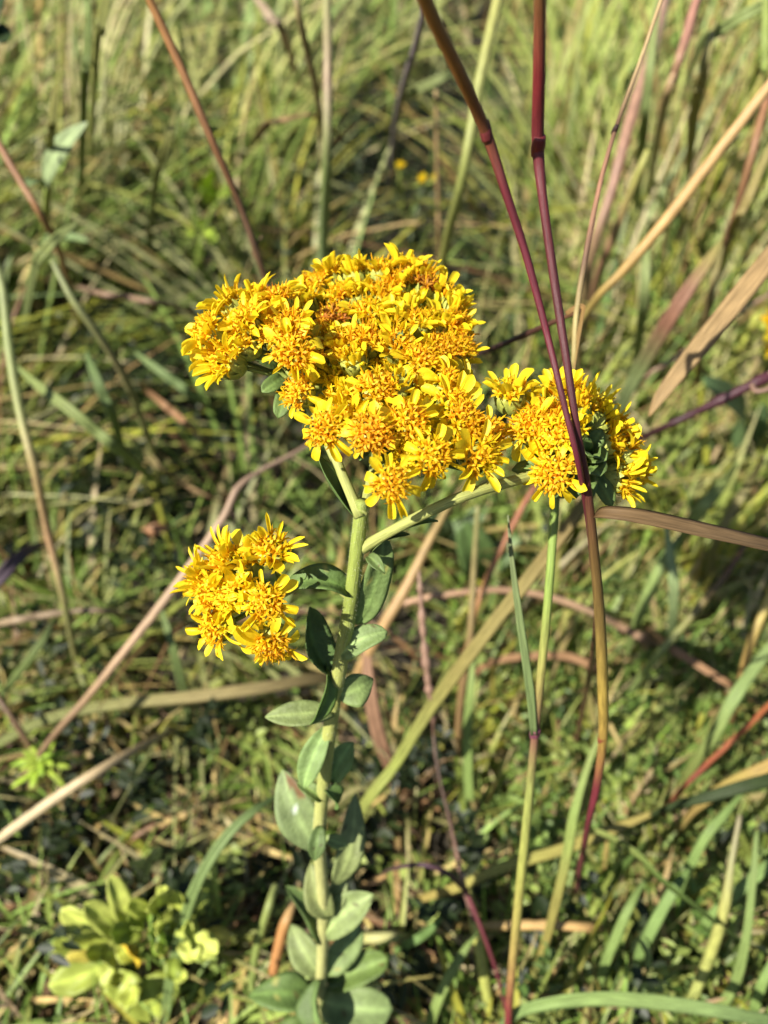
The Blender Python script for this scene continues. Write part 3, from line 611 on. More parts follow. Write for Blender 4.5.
def stalk(name, label, cat, pts, wpx, cols, group=None, kind='tube', parent=None, fold=.35, hint=None, flat=.07, twist=0, lump=0, sides=9, k=SK, seg=None):
    mb = MB(); n = len(pts); o = Vector(pts[-1]) if parent is None else Vector((0, 0, 0))
    if kind == 'tube': sweep(mb, pts, wm(pts, wpx), cs_(cols, n, k), sides=sides, lump=lump, seg=seg)
    else: sweep(mb, pts, wm(pts, wpx), cs_(cols, n, k), flat=flat, fold=fold, hint=hint, twist=twist, seg=seg)
    org = o if parent is None else parent.location
    ob = link(name, mb.mesh(name, M_STEM if kind == 'tube' else M_BLADE, org), parent)
    if parent is None: ob.location = o; tag(ob, label, cat, group, 'thing')
    return ob
def node(parent, p, rpx, col, ln=1.6, dirv=None, k=SK):
    r = rpx * depth_of(p) / F * .5; dv = (dirv or Vector((0, 0, 1))).normalized() * (r * ln); mb = MB()
    c = L(*col, k); sweep(mb, [p - dv, p - dv * .3, p + dv * .3, p + dv], [r * .82, r, r, r * .82], [c] * 4, sides=12, seg=10)
    link('node', mb.mesh('node', M_STEM, parent.location), parent)

RED = (118, 42, 48); RED2 = (98, 42, 46); BRO = (178, 105, 55); TAN = (214, 180, 122); TAN2 = (190, 156, 100); OLV = (150, 140, 70); GRE = (140, 170, 90); YGR = (176, 186, 84); PAL = (176, 192, 138); PNK = (180, 140, 116); PUR = (110, 62, 78); DKB = (88, 60, 52)
B = 'blade'
# red culms in front of the right cluster
s = stalk('red_grass_stalk', 'thick upright crimson grass stem crossing the right flower cluster, with one flat leaf', 'grass stem',
          [D(541, -70, .148) + (D(541, -70, .148) - D(540, 0, .160)).normalized() * .07, D(541, -70, .148), D(540, 0, .160), D(539, 75, .172), D(538, 145, .184), D(543, 200, .187), D(555, 285, .190), D(568, 370, .191), D(577, 430, .193), D(587, 485, .201), D(594, 550, .212), D(600, 620, .228), D(603, 690, .246), D(603, 738, .262), D(597, 785, .278), D(588, 825, .30), D(578, 880, .40), H(574, 905, -.003)],
          [8, 11, 12, 12.5, 12.5, 9, 9, 8, 7.5, 8, 9.5, 11, 11, 9.5, 8, 6, 6, 6], [(140, 96, 56), (140, 96, 56), (150, 80, 50), (150, 44, 48), RED, RED, RED2, RED2, RED2, (104, 50, 44), (120, 84, 44), (140, 112, 52), (196, 166, 60), (190, 150, 60), (140, 50, 62), (128, 44, 60), (120, 60, 60), (130, 90, 70)], sides=14, seg=120)
node(s, D(538.2, 146, .184), 14, (124, 46, 48), 1.6, Vector((0, -.3, 1))); node(s, D(602.6, 738, .262), 9.5, (150, 84, 58), 1.6)
stalk('leaf_blade', '', '', [D(593, 517, .206), D(604, 513, .201), D(640, 517, .1985), D(700, 530, .200), D(770, 546, .207), D(850, 566, .224), D(930, 600, .26)], [3, 14, 17, 17, 15, 13, 4], [(136, 100, 66), (150, 114, 74), (158, 124, 84), (150, 118, 82), (136, 108, 80)], kind=B, parent=s, fold=.25, hint=Vector((0, -.5, .9)), seg=40)  # tan toned down a little, the flower cluster's shade put into it
s2 = stalk('red_grass_stalk', 'slanting maroon grass stem with a swollen joint, left of the upright crimson one', 'grass stem',
          [D(408, -60, .132) + (D(408, -60, .132) - D(425, 0, .145)).normalized() * .07, D(408, -60, .132), D(425, 0, .145), D(456, 66, .160), D(485, 130, .176), D(505, 190, .182), D(526, 255, .187), D(546, 330, .190), D(563, 400, .190), D(578, 462, .194), D(588, 520, .211), D(592, 560, .224), D(596, 620, .248), H(585, 700, .10), H(572, 760, -.003)],
          [14, 16, 15, 13.5, 11.5, 9, 8, 7, 6.5, 6, 5.5, 5, 5, 5, 5], [(166, 100, 54), (166, 100, 54), (170, 100, 50), (150, 76, 48), (116, 36, 44), (112, 34, 48), (118, 34, 50), RED2, (126, 40, 58), (110, 44, 54), (110, 60, 50), (110, 70, 50), (110, 70, 50)], sides=14, seg=110)
node(s2, D(485.5, 131, .1762), 12.5, (112, 46, 46), 1.6, Vector((-.25, .2, 1)))
# other near stems
s = stalk('thin_brown_stalk', 'thin reddish brown stem slanting from the top left down behind the main flower cluster', 'plant stem',
      [D(128, -50, .30), D(150, 0, .31), D(180, 65, .32), D(212, 140, .33), D(240, 205, .345), D(266, 280, .36), D(290, 340, .40), H(330, 420, 0)], [9, 9, 9, 8, 7, 6, 6, 6], [BRO, (176, 108, 58), (170, 100, 62), (140, 80, 52), (110, 68, 48), (100, 66, 46), (100, 66, 46), (110, 80, 60)])
stalk('side_shoot', '', '', [D(258, 262, .357), D(253, 250, .355), D(262, 236, .352)], [3, 2.5, 1.5], [(150, 110, 80)], parent=s)
stalk('green_stalk', 'soft green stalk standing upright behind the middle of the main flower cluster', 'plant stem',
      [H(327, -60, .31), H(327, 0, .29), H(328, 80, .26), H(327, 170, .21), H(323, 260, .14), H(320, 400, 0)], [9, 9, 10, 10, 10, 8], [(150, 160, 110), (160, 160, 112), (176, 150, 116), (140, 160, 100), (150, 172, 122), (140, 160, 100)])
stalk('grass_stalk', 'pale yellow-green stalk slanting behind the top right edge of the main flower cluster', 'grass stem',
      [H(512, -60, .31), H(498, 0, .29), H(480, 80, .26), H(462, 180, .21), H(442, 265, .15), H(420, 400, 0)], [11, 11, 11, 10, 9, 8], [(190, 188, 90), (186, 186, 92), (176, 180, 90), (160, 168, 80), (150, 150, 66), (150, 150, 66)])
s = stalk('tan_grass_stalk', 'very thin tan and dark streaked grass stem rising above the right flower cluster', 'grass stem',
      [D(676, -40, .262), D(660, 4, .26), D(640, 62, .257), D(617, 125, .254), D(600, 185, .252), D(585, 260, .25), D(576, 320, .25), D(574, 380, .255), D(576, 430, .30), H(578, 470, 0)], [4, 4, 4, 4.5, 5, 6, 6, 5, 5, 5], [TAN, TAN, (206, 176, 120), (120, 80, 62), (190, 120, 100), (130, 90, 70), (190, 172, 100), (180, 160, 90), TAN2, TAN2])
stalk('leaf_blade', '', '', [D(566, 314, .252), D(574, 309, .250), D(583, 307, .249), D(582, 318, .248), D(577, 345, .249), D(574, 372, .25)], [5, 6, 6, 6, 7, 2], [(190, 140, 80), (200, 150, 90), (180, 130, 70), (196, 156, 90), (206, 170, 100)], kind=B, parent=s, fold=.2)
node(s, D(615, 130, .2535), 6, (60, 36, 30), 1.6, Vector((.3, 0, 1)))
stalk('pink_grass_stalk', 'blurred dusky pink stem just right of the very thin tan one', 'grass stem',
      [H(672, -30, .24), H(655, 40, .225), H(632, 115, .205), H(612, 190, .18), H(588, 275, .14), H(572, 420, 0)], [10, 12, 12, 11, 9, 7], [(196, 150, 124), PNK, (182, 128, 110), (176, 124, 108), (160, 130, 90), OLV])
stalk('tan_grass_stalk', 'straight golden tan stem slanting from the right edge to behind the right flower cluster', 'grass stem',
      [D(815, 30, .335), D(768, 88, .335), D(720, 150, .345), D(668, 218, .355), D(624, 270, .365), D(592, 305, .38), D(560, 365, .44), H(545, 450, 0)], [11, 11, 12, 12, 10, 8, 7, 7], [(226, 186, 120), (222, 176, 112), (206, 162, 96), (216, 166, 96), (190, 150, 76), (170, 146, 70), OLV, OLV])
stalk('tan_grass_strand', 'broad straw coloured blade hanging from the right, its point beside the right flower cluster', 'grass blade',
      [D(649, 416, .292), D(664, 392, .290), D(700, 347, .288), D(735, 303, .287), D(768, 262, .287), D(820, 200, .29), D(880, 160, .30), D(950, 180, .33), D(1010, 320, .38), H(1040, 620, 0)], [3, 14, 20, 21, 20, 18, 16, 14, 12, 8], [(206, 166, 106), (212, 176, 116), (206, 170, 110), (214, 176, 116), (200, 164, 104), TAN2, TAN2, OLV], kind=B, fold=.45, hint=Vector((-.3, -.6, .8)), seg=50)
s = stalk('dark_red_stalk', 'dark purple-brown bramble-like stem reaching in from the right edge to the right flower cluster', 'plant stem',
      [D(890, 335, .40), D(810, 362, .375), D(768, 377, .37), D(725, 398, .375), D(690, 415, .385), D(654, 432, .40), D(610, 455, .47), H(585, 480, 0)], [9, 10, 11, 10, 8, 7, 6, 5], [PUR, (104, 54, 66), (96, 46, 60), (84, 40, 52), (74, 40, 44), (64, 40, 40), (70, 50, 40)], k=.42, lump=.25)
stalk('curled_tendril', '', '', [D(752, 385, .365), D(756, 391, .362), D(768, 389, .36), D(776, 380, .36), D(768, 372, .362)], [6, 5, 5, 4, 2], [(150, 110, 120)], parent=s)
stalk('dark_twig', 'thin dark twig poking out behind the right side of the main flower cluster', 'twig',
      [D(584, 309, .253), D(556, 321, .262), D(522, 336, .28), D(486, 352, .30), D(450, 370, .36), H(410, 430, 0)], [4, 5, 6, 6, 5, 5], [(150, 90, 60), (96, 56, 46), (70, 42, 40), (56, 40, 34), (60, 44, 34)], k=.42, lump=.15)
s = stalk('slender_grass_stalk', 'slender green grass stem turning purple at its joint, below the right flower cluster', 'grass stem',
      [D(557, 478, .232), D(554, 520, .236), D(549, 590, .240), D(542, 665, .249), D(535, 735, .260), D(530, 790, .272), D(522, 870, .292), D(514, 950, .318), D(509, 1010, .345), H(508, 1062, -.003)], [8, 9, 9, 9, 8, 9, 10, 9, 8, 8], [(150, 184, 70), (156, 186, 74), (158, 186, 76), (180, 176, 82), (150, 80, 90), (170, 180, 84), (184, 186, 80), (196, 170, 84), (160, 50, 66), (130, 40, 50)], seg=60)
node(s, D(535, 733, .2598), 11, (150, 84, 104), 1.4)
stalk('sheath_strand', '', '', [D(534, 735, .258), D(530, 690, .252), D(520, 620, .245), D(512, 560, .240), D(508, 515, .238)], [7, 9, 8, 5, 1.5], [(140, 164, 110), (150, 176, 120), (160, 180, 130), (170, 180, 150)], kind=B, parent=s, fold=.4)
stalk('olive_grass_stalk', 'straight olive tan stem slanting from the right flower cluster down to the lower middle', 'grass stem',
      [D(592, 492, .345), D(562, 535, .345), D(530, 577, .352), D(495, 622, .362), D(460, 668, .374), D(424, 718, .39), D(395, 765, .40), D(364, 806, .41), H(340, 850, 0)], [12, 13, 14, 14, 14, 13, 11, 11, 10], [OLV, (176, 150, 80), (184, 166, 92), (190, 174, 96), (186, 172, 90), (178, 178, 84), (184, 196, 80), (190, 200, 90), OLV], kind=B, fold=.3)
s = stalk('dry_brown_stalk', 'pinkish brown dry stem bent at the left behind the lower left flower cluster', 'dry stem',
      [D(360, 412, .44), D(300, 450, .43), D(262, 470, .425), D(238, 488, .42), D(222, 520, .42), D(180, 580, .42), D(130, 645, .425), D(88, 697, .43), D(52, 738, .44), H(10, 795, 0)], [5, 5, 5, 7, 8, 9, 9, 8, 7, 6], [(130, 100, 80), (150, 122, 98), (160, 132, 108), (170, 138, 112), (190, 156, 122), (206, 172, 134), (206, 168, 128), (180, 140, 100), (150, 116, 86), (130, 100, 76)])
stalk('side_shoot', '', '', [D(237, 488, .42), D(233, 508, .425), D(236, 528, .43)], [8, 6, 3], [(150, 110, 100), (120, 90, 90)], parent=s)
stalk('purple_grass_spike', 'narrow pinkish purple grass flower spike right of the goldenrod stem', 'grass spike',
      [D(419, 570, .37), D(421, 600, .372), D(424, 640, .376), D(428, 680, .382), D(432, 705, .388), D(434, 740, .40), H(438, 800, 0)], [3, 6, 7, 8, 6, 3, 3], [(176, 140, 146), (166, 120, 140), (180, 140, 150), (160, 110, 126), (130, 90, 96), (120, 80, 80)], lump=.5, seg=60)

# ---- the meadow behind: one thing each, (name, label, category, kind, points, widths, colours)
T = 'tube'; gs, gb, ds, db_ = 'grass stem', 'grass blade', 'dry stem', 'dry blade'
BGL = [
 ('dry_grass_strand', 'broad pale straw blade lying level left of the goldenrod stem, below the lower left cluster', db_, B, [H(-30, 760, .02), H(40, 722, .05), H(110, 705, .06), H(190, 697, .07), H(260, 688, .07), H(330, 678, .05), H(380, 690, 0)], [10, 13, 15, 16, 16, 14, 8], [(150, 160, 90), (160, 166, 100), (186, 170, 104), (206, 184, 122), (200, 170, 104)]),
 ('straw_stalk', 'cream straw lying slantwise at the left edge above the yellow-green seedling', ds, T, [H(-40, 866, .01), H(0, 838, .04), H(50, 802, .06), H(100, 770, .07), H(150, 742, .05), H(190, 722, 0)], [11, 12, 13, 12, 10, 8], [(220, 196, 150), (226, 204, 156), (214, 184, 132), (190, 170, 110)]),
 ('grass_strand', 'arching blue-green blade right of the yellow-green seedling at the bottom left', gb, B, [H(276, 796, .10), H(252, 812, .105), H(225, 838, .10), H(198, 882, .085), H(182, 930, .06), H(170, 985, .03), H(163, 1050, -.003)], [4, 10, 13, 14, 14, 13, 11], [(140, 170, 112), (150, 178, 118), (146, 174, 108), (140, 168, 92)]),
 ('orange_dry_stalk', 'orange-brown bent dry stem left of the bottom of the goldenrod stem', ds, T, [H(300, 880, .05), H(289, 914, .05), H(283, 930, .045), H(274, 970, .03), H(262, 1035, 0)], [10, 12, 14, 13, 11], [(200, 176, 120), (210, 160, 96), (200, 120, 66), (190, 110, 66), (160, 96, 60)]),
 ('grass_stalk', 'shadowed green stalk with a pale top left of the orange-brown bent stem', gs, T, [H(276, 885, .06), H(268, 910, .06), H(255, 960, .03), H(248, 1050, 0)], [9, 11, 11, 10], [(160, 170, 90), (140, 156, 70), (130, 150, 64)]),
 ('dry_leaf_strand', 'curling salmon brown dead blade in the shade right of the goldenrod stem', db_, B, [H(366, 640, .09), H(370, 690, .075), H(380, 738, .05), H(396, 780, .02), H(410, 800, 0)], [8, 18, 18, 12, 5], [(196, 140, 110), (206, 148, 120), (180, 124, 98), (140, 96, 80)]),
 ('tan_grass_stalk', 'tan stem crossing behind the shaded leaf on the right side of the goldenrod stem', ds, T, [H(452, 500, .16), H(430, 540, .14), H(405, 590, .12), H(380, 632, .10), H(355, 680, .06), H(340, 720, 0)], [8, 11, 14, 15, 12, 9], [(160, 140, 76), (186, 150, 90), (204, 160, 104), (196, 150, 92), (150, 130, 70)]),
 ('arched_dry_stalk', 'thin tan stem arching level between the goldenrod stem and the crimson stem', ds, T, [H(370, 650, 0), H(385, 618, .08), H(405, 603, .09), H(450, 594, .10), H(500, 590, .10), H(550, 597, .095), H(595, 614, .085), H(640, 640, .05), H(660, 670, 0)], [6, 7, 8, 8, 8, 9, 9, 9, 6], [(190, 140, 104), (200, 150, 116), (186, 140, 110), (196, 156, 120), (186, 140, 116)]),
 ('arched_dry_stalk', 'short orange-tan dry blade arching low left of the crimson stem base', db_, B, [H(455, 690, 0), H(488, 664, .05), H(530, 656, .06), H(570, 657, .06), H(598, 672, .05), H(620, 700, 0)], [6, 9, 12, 12, 10, 6], [(200, 140, 100), (206, 150, 110), (204, 144, 106)]),
 ('red_grass_stalk', 'rusty red stem leaning under the branch that carries the right flower cluster', gs, T, [H(536, 485, .16), H(520, 512, .15), H(492, 568, .13), H(474, 618, .11), H(462, 680, .06), H(455, 760, 0)], [7, 8, 8, 7, 7, 6], [(160, 70, 60), (176, 84, 70), (180, 110, 70), (170, 120, 70), (160, 120, 60)]),
 ('green_grass_strand', 'pale lime upright blade left of the slender green stem', gb, B, [H(474, 650, .11), H(471, 690, .10), H(468, 740, .07), H(470, 800, .03), H(475, 840, 0)], [4, 10, 13, 13, 9], [(170, 190, 100), (164, 194, 96), (160, 190, 92)]),
 ('tan_grass_stalk', 'dull brown upright stem beside the pale lime blade', gs, T, [H(478, 505, .17), H(474, 570, .14), H(470, 640, .11), H(460, 710, .06), H(455, 780, 0)], [6, 8, 9, 9, 7], [(150, 150, 84), (160, 140, 84), (150, 110, 76), (160, 130, 70)]),
 ('yellow_grass_strand', 'yellow blade lying slantwise across the lower middle right of the slender stem', gb, B, [H(655, 812, .07), H(612, 830, .068), H(560, 850, .065), H(500, 868, .06), H(466, 884, .05), H(430, 896, .03), H(395, 905, 0)], [6, 13, 14, 13, 12, 10, 6], [(214, 196, 100), (206, 190, 92), (196, 196, 84), (206, 190, 90), (200, 170, 90)]),
 ('dark_grass_strand', 'green blade with painted-in shade reaching in from the right edge, meeting the yellow blade', gb, B, [H(648, 816, .068), H(672, 806, .085), H(710, 796, .10), H(768, 780, .11), H(840, 765, .10), H(900, 800, 0)], [3, 9, 14, 17, 15, 8], [(66, 84, 44), (70, 88, 46), (74, 92, 48), (80, 100, 50)]),  # shaded end of the yellow blade, its shade put into the green
 ('dark_grass_strand', 'long dark green blade drooping to the lower right corner from a light bend', gb, B, [H(560, 850, 0), H(585, 832, .07), H(606, 834, .085), H(640, 855, .09), H(662, 878, .09), H(700, 908, .085), H(740, 938, .07), H(790, 965, .05), H(840, 1000, 0)], [5, 9, 13, 18, 18, 17, 16, 14, 8], [(180, 190, 100), (184, 196, 100), (170, 190, 90), (120, 150, 64), (86, 110, 52), (80, 104, 50), (80, 104, 50)]),
 ('green_grass_strand', 'wide fresh green blade curving level along the bottom right edge of the picture', gb, B, [H(490, 1050, .02), H(512, 1016, .06), H(545, 1003, .075), H(600, 997, .08), H(660, 1001, .08), H(730, 1012, .075), H(800, 1030, .05), H(850, 1070, 0)], [8, 13, 17, 19, 19, 17, 14, 8], [(150, 186, 110), (164, 196, 122), (170, 200, 126), (166, 198, 116), (150, 186, 96)]),
 ('orange_dry_stalk', 'short beaded orange-tan dry stalk lying level right of the slender stem base', ds, T, [H(440, 926, .0), H(478, 926, .035), H(510, 925, .04), H(550, 925, .042), H(596, 928, .036), H(625, 934, 0)], [5, 9, 12, 12, 11, 5], [(150, 130, 60), (206, 170, 90), (226, 180, 110), (224, 176, 106), (200, 130, 80)]),
 ('green_grass_strand', 'slim yellow-green blade beside the lowest part of the crimson stem', gb, B, [H(606, 722, .13), H(590, 760, .12), H(575, 810, .105), H(568, 850, .09), H(558, 895, .07), H(543, 950, .04), H(524, 1000, .02), H(512, 1050, 0)], [3, 8, 12, 13, 12, 11, 10, 8], [(170, 186, 100), (176, 196, 96), (170, 200, 90), (184, 190, 90), (196, 170, 80), (160, 176, 84), (150, 170, 80)]),
 ('red_grass_strand', 'orange-red blade slanting at the right edge in the lower right', gb, B, [H(815, 662, .12), H(768, 706, .115), H(735, 738, .105), H(705, 766, .09), H(676, 796, .07), H(650, 835, 0)], [7, 10, 11, 10, 8, 5], [(206, 80, 58), (210, 84, 62), (190, 70, 56), (150, 60, 50), (120, 70, 50)]),
 ('yellow_grass_strand', 'yellow and orange tinged blade below the orange-red blade at the right edge', gb, B, [H(830, 730, .12), H(768, 766, .11), H(738, 780, .10), H(712, 796, .085), H(690, 815, .06), H(665, 850, 0)], [10, 15, 16, 14, 10, 6], [(220, 180, 100), (214, 180, 90), (200, 184, 84), (216, 176, 96), (170, 170, 80)]),
 ('purple_stalk', 'dark purple branching stem between the goldenrod and the slender green stem', 'plant stem', T, [H(432, 722, .11), H(438, 770, .10), H(452, 830, .085), H(463, 882, .07), H(476, 930, .05), H(490, 980, .025), H(503, 1040, 0)], [4, 5, 7, 10, 8, 7, 7], [(140, 110, 110), (96, 66, 72), (110, 72, 88), (176, 130, 160), (80, 44, 60), (90, 56, 50), (100, 60, 50)]),
 ('grass_stalk', 'thick yellow-green stalk beside the dark purple branching stem at the bottom', gs, T, [H(468, 888, .06), H(476, 930, .05), H(485, 980, .03), H(494, 1045, 0)], [10, 14, 14, 12], [(196, 190, 80), (186, 190, 84), (170, 180, 76)]),
 ('green_grass_strand', 'leaning green blade at the bottom between goldenrod and thick yellow-green stalk', gb, B, [H(478, 930, .06), H(460, 958, .055), H(445, 985, .045), H(432, 1020, .03), H(424, 1060, 0)], [3, 11, 13, 13, 9], [(150, 178, 84), (160, 186, 90), (156, 182, 84)]),
 ('green_grass_strand', 'small green blade lying level right of the bottom goldenrod leaves', gb, B, [H(455, 900, .045), H(430, 930, .04), H(410, 943, .035), H(385, 956, 0)], [3, 10, 11, 5], [(130, 170, 80), (140, 180, 88)]),
 ('cream_dry_stub', 'short cream coloured cut stub lying right of the lower goldenrod leaves', ds, T, [H(352, 936, 0), H(366, 938, .025), H(392, 937, .028), H(410, 940, .01)], [9, 13, 14, 10], [(196, 196, 120), (214, 210, 140)]),
 ('brown_green_stalk', 'straight stem fading from brown to green, slanting through the right herbs', gs, T, [H(745, 545, .13), H(728, 572, .125), H(705, 600, .12), H(680, 630, .105), H(650, 665, .08), H(625, 700, 0)], [6, 8, 10, 10, 10, 7], [(110, 70, 50), (120, 76, 56), (140, 130, 66), (140, 160, 80), (150, 172, 96)]),
 ('green_grass_strand', 'thick pale green blade slanting up towards the right edge above the orange-red one', gb, B, [H(790, 620, .13), H(762, 658, .12), H(735, 697, .11), H(714, 735, .09), H(694, 765, .06), H(670, 800, 0)], [6, 14, 16, 15, 12, 7], [(170, 190, 110), (160, 190, 104), (166, 186, 96), (170, 176, 80)]),
 ('yellow_brown_stalk', 'yellow to brown upright stem at the right edge above the thick pale green blade', gs, T, [H(785, 560, .14), H(768, 602, .13), H(752, 640, .115), H(738, 690, .08), H(728, 740, 0)], [8, 11, 11, 9, 6], [(190, 180, 80), (196, 176, 84), (180, 130, 70), (120, 70, 50)]),
 ('dry_grass_strand', 'tan-orange dead blade lying across the herbs right of the crimson stem', db_, B, [H(640, 622, 0), H(662, 642, .085), H(690, 660, .09), H(715, 676, .09), H(738, 690, .08), H(760, 705, 0)], [5, 11, 12, 12, 10, 5], [(196, 140, 104), (214, 156, 116), (206, 150, 110), (190, 130, 90)]),
 ('dry_grass_strand', 'brownish dead blade just right of the crimson stem, above the tan-orange one', db_, B, [H(600, 612, .06), H(630, 632, .08), H(650, 640, .075), H(664, 652, 0)], [5, 11, 10, 4], [(190, 150, 116), (196, 150, 120)]),
 ('pale_grass_strand', 'pale mint upright blade under the flat tan leaf of the crimson stem', gb, B, [H(666, 522, .14), H(670, 555, .13), H(674, 585, .12), H(672, 625, .08), H(668, 660, 0)], [5, 11, 13, 11, 6], [(176, 200, 150), (180, 204, 156), (170, 196, 140)]),
 ('green_grass_strand', 'light green blade slanting left of the pale mint upright blade', gb, B, [H(680, 535, .13), H(664, 562, .125), H(650, 590, .11), H(636, 625, .08), H(622, 670, 0)], [4, 13, 15, 12, 6], [(166, 190, 100), (170, 196, 104), (160, 184, 96)]),
 ('green_grass_strand', 'bright blade pointing up right just above the flat tan leaf of the crimson stem', gb, B, [H(738, 462, .15), H(722, 484, .145), H(702, 508, .135), H(684, 535, .10), H(665, 580, 0)], [4, 14, 16, 12, 6], [(170, 190, 104), (176, 196, 110), (160, 184, 96)]),
 ('olive_grass_strand', 'olive tan blade right of the bright blade above the flat tan leaf', gb, B, [H(765, 455, .15), H(750, 482, .145), H(735, 506, .13), H(715, 545, .10), H(700, 600, 0)], [4, 11, 12, 10, 6], [(170, 166, 100), (180, 170, 104), (160, 160, 90)]),
 ('green_grass_strand', 'green blade leaning right of the yellow blade, above the long dark drooping one', gb, B, [H(745, 790, .09), H(724, 815, .088), H(704, 840, .08), H(686, 880, .055), H(672, 930, 0)], [4, 10, 12, 12, 7], [(150, 184, 92), (156, 188, 96), (140, 176, 84)]),
 ('green_grass_strand', 'leaning green blade under the long dark drooping blade', gb, B, [H(690, 868, .08), H(674, 890, .078), H(656, 922, .065), H(640, 956, .045), H(628, 1000, 0)], [4, 13, 15, 14, 8], [(146, 182, 92), (156, 190, 100), (140, 176, 86)]),
 ('green_grass_strand', 'broad green blade rising to the right edge above the lower right corner', gb, B, [H(800, 842, .08), H(768, 866, .08), H(735, 894, .07), H(705, 925, .05), H(685, 965, 0)], [5, 14, 15, 13, 7], [(150, 186, 96), (160, 194, 100), (146, 180, 88)]),
 ('grass_stalk', 'olive stalk with a swollen yellow joint in the lower right', gs, T, [H(740, 815, .11), H(732, 860, .10), H(725, 905, .085), H(712, 950, .06), H(690, 1005, .03), H(672, 1060, 0)], [6, 8, 14, 14, 13, 11], [(160, 150, 110), (160, 160, 96), (200, 200, 92), (170, 180, 90), (166, 178, 88)]),
 ('green_grass_strand', 'curving green blade right of the olive stalk in the lower right corner', gb, B, [H(757, 830, .11), H(753, 880, .10), H(746, 940, .08), H(734, 985, .055), H(712, 1020, .03), H(690, 1070, 0)], [5, 9, 11, 13, 13, 9], [(150, 176, 92), (160, 186, 96), (156, 184, 90)]),
 ('green_grass_strand', 'short green blade standing at the very right of the bottom edge', gb, B, [H(790, 930, .07), H(770, 968, .065), H(757, 1000, .05), H(745, 1060, 0)], [4, 11, 13, 9], [(150, 184, 90), (160, 194, 96)]),
 ('green_grass_strand', 'green blade leaning left below the yellow blade in the lower right', gb, B, [H(645, 880, .07), H(629, 908, .068), H(615, 940, .055), H(602, 975, .035), H(592, 1020, 0)], [4, 11, 12, 12, 8], [(150, 180, 90), (160, 190, 96), (140, 170, 80)]),
 ('pink_grass_stalk', 'dusky pink stem leaving the top edge towards the right of the picture', gs, T, [H(712, -40, .30), H(697, 0, .285), H(686, 38, .27), H(676, 70, .255), H(660, 125, .21), H(645, 220, 0)], [9, 11, 12, 11, 9, 7], [(180, 110, 110), (184, 112, 116), (180, 116, 110), (176, 150, 96), (180, 180, 90)]),
 ('red_brown_stalk', 'reddish brown stem curving down the right edge below the golden tan stem', gs, T, [H(785, 40, .27), H(768, 95, .25), H(752, 155, .225), H(734, 218, .195), H(718, 262, .165), H(700, 330, .08), H(690, 380, 0)], [8, 9, 10, 9, 8, 7, 6], [(176, 110, 80), (170, 100, 76), (160, 110, 76), (140, 76, 70), (150, 130, 80), (150, 150, 80)]),
 ('yellow_grass_strand', 'upright yellowish blade right of the dusky pink stem at the top', gb, B, [H(716, 20, .25), H(708, 50, .245), H(701, 85, .23), H(694, 120, .20), H(684, 220, 0)], [4, 10, 13, 12, 7], [(196, 190, 110), (200, 190, 112), (180, 180, 96)]),
 ('green_grass_strand', 'light green blade slanting in from the top right corner', gb, B, [H(820, -25, .26), H(765, 4, .26), H(724, 28, .25), H(700, 50, .23), H(680, 110, .12), H(670, 170, 0)], [9, 13, 14, 10, 8, 6], [(176, 196, 110), (180, 200, 116), (170, 190, 100)]),
 ('green_grass_strand', 'bright green upright blade against the right edge near the top', gb, B, [H(768, -40, .29), H(766, 0, .28), H(765, 60, .26), H(766, 110, .22), H(768, 240, 0)], [4, 9, 10, 9, 6], [(180, 196, 100), (176, 196, 90), (170, 190, 90)]),
 ('pale_grass_strand', 'pale green upright blade between the tan and the dusky pink stems at the top', gb, B, [H(660, -15, .25), H(654, 30, .24), H(648, 90, .22), H(642, 150, .18), H(632, 250, 0)], [4, 10, 11, 11, 7], [(176, 186, 130), (170, 190, 128), (160, 184, 116)]),
 ('yellow_pink_stalk', 'stem turning from yellow-green to pinkish brown left of the golden tan stem', gs, T, [H(648, 150, .2), H(638, 175, .19), H(623, 212, .17), H(610, 245, .15), H(596, 282, .12), H(575, 380, 0)], [7, 10, 11, 11, 10, 7], [(186, 186, 84), (180, 176, 84), (186, 140, 104), (176, 120, 96), (160, 120, 84)]),
 ('yellow_grass_strand', 'straw yellow blade slanting at the right edge beside the reddish brown stem', gb, B, [H(800, 105, .25), H(768, 153, .235), H(745, 205, .21), H(728, 240, .18), H(700, 330, 0)], [6, 10, 11, 9, 6], [(196, 190, 110), (200, 180, 104), (190, 176, 96)]),
 ('pink_grass_strand', 'broad blade banded yellow, dusky red and pale green above the right flower cluster', gb, B, [H(722, 240, .19), H(709, 260, .185), H(688, 290, .175), H(666, 325, .16), H(640, 370, .13), H(622, 405, .10), H(600, 470, 0)], [5, 13, 17, 19, 19, 14, 8], [(186, 180, 96), (196, 176, 100), (180, 116, 100), (176, 110, 96), (160, 176, 124), (166, 186, 140), (150, 176, 110)]),
 ('thin_dry_stalk', 'very thin greyish tan stem crossing behind the broad hanging straw blade', ds, T, [H(790, 282, .15), H(768, 295, .15), H(720, 325, .145), H(680, 355, .135), H(640, 382, .12), H(610, 420, 0)], [4, 5, 6, 6, 6, 4], [(176, 136, 110), (180, 140, 116), (150, 120, 90), (160, 130, 110)]),
 ('pale_grass_strand', 'pale sage upright blade left of the banded yellow and red blade', gb, B, [H(648, 235, .17), H(646, 265, .165), H(644, 300, .15), H(640, 330, .12), H(634, 390, 0)], [5, 12, 13, 11, 7], [(176, 190, 130), (170, 188, 130), (156, 180, 112)]),
 ('olive_grass_strand', 'olive brown upright blade right of the banded yellow and red blade', gb, B, [H(724, 240, .18), H(716, 270, .175), H(709, 305, .16), H(703, 340, .13), H(694, 410, 0)], [4, 8, 9, 8, 6], [(176, 170, 100), (170, 150, 90), (150, 130, 80)]),
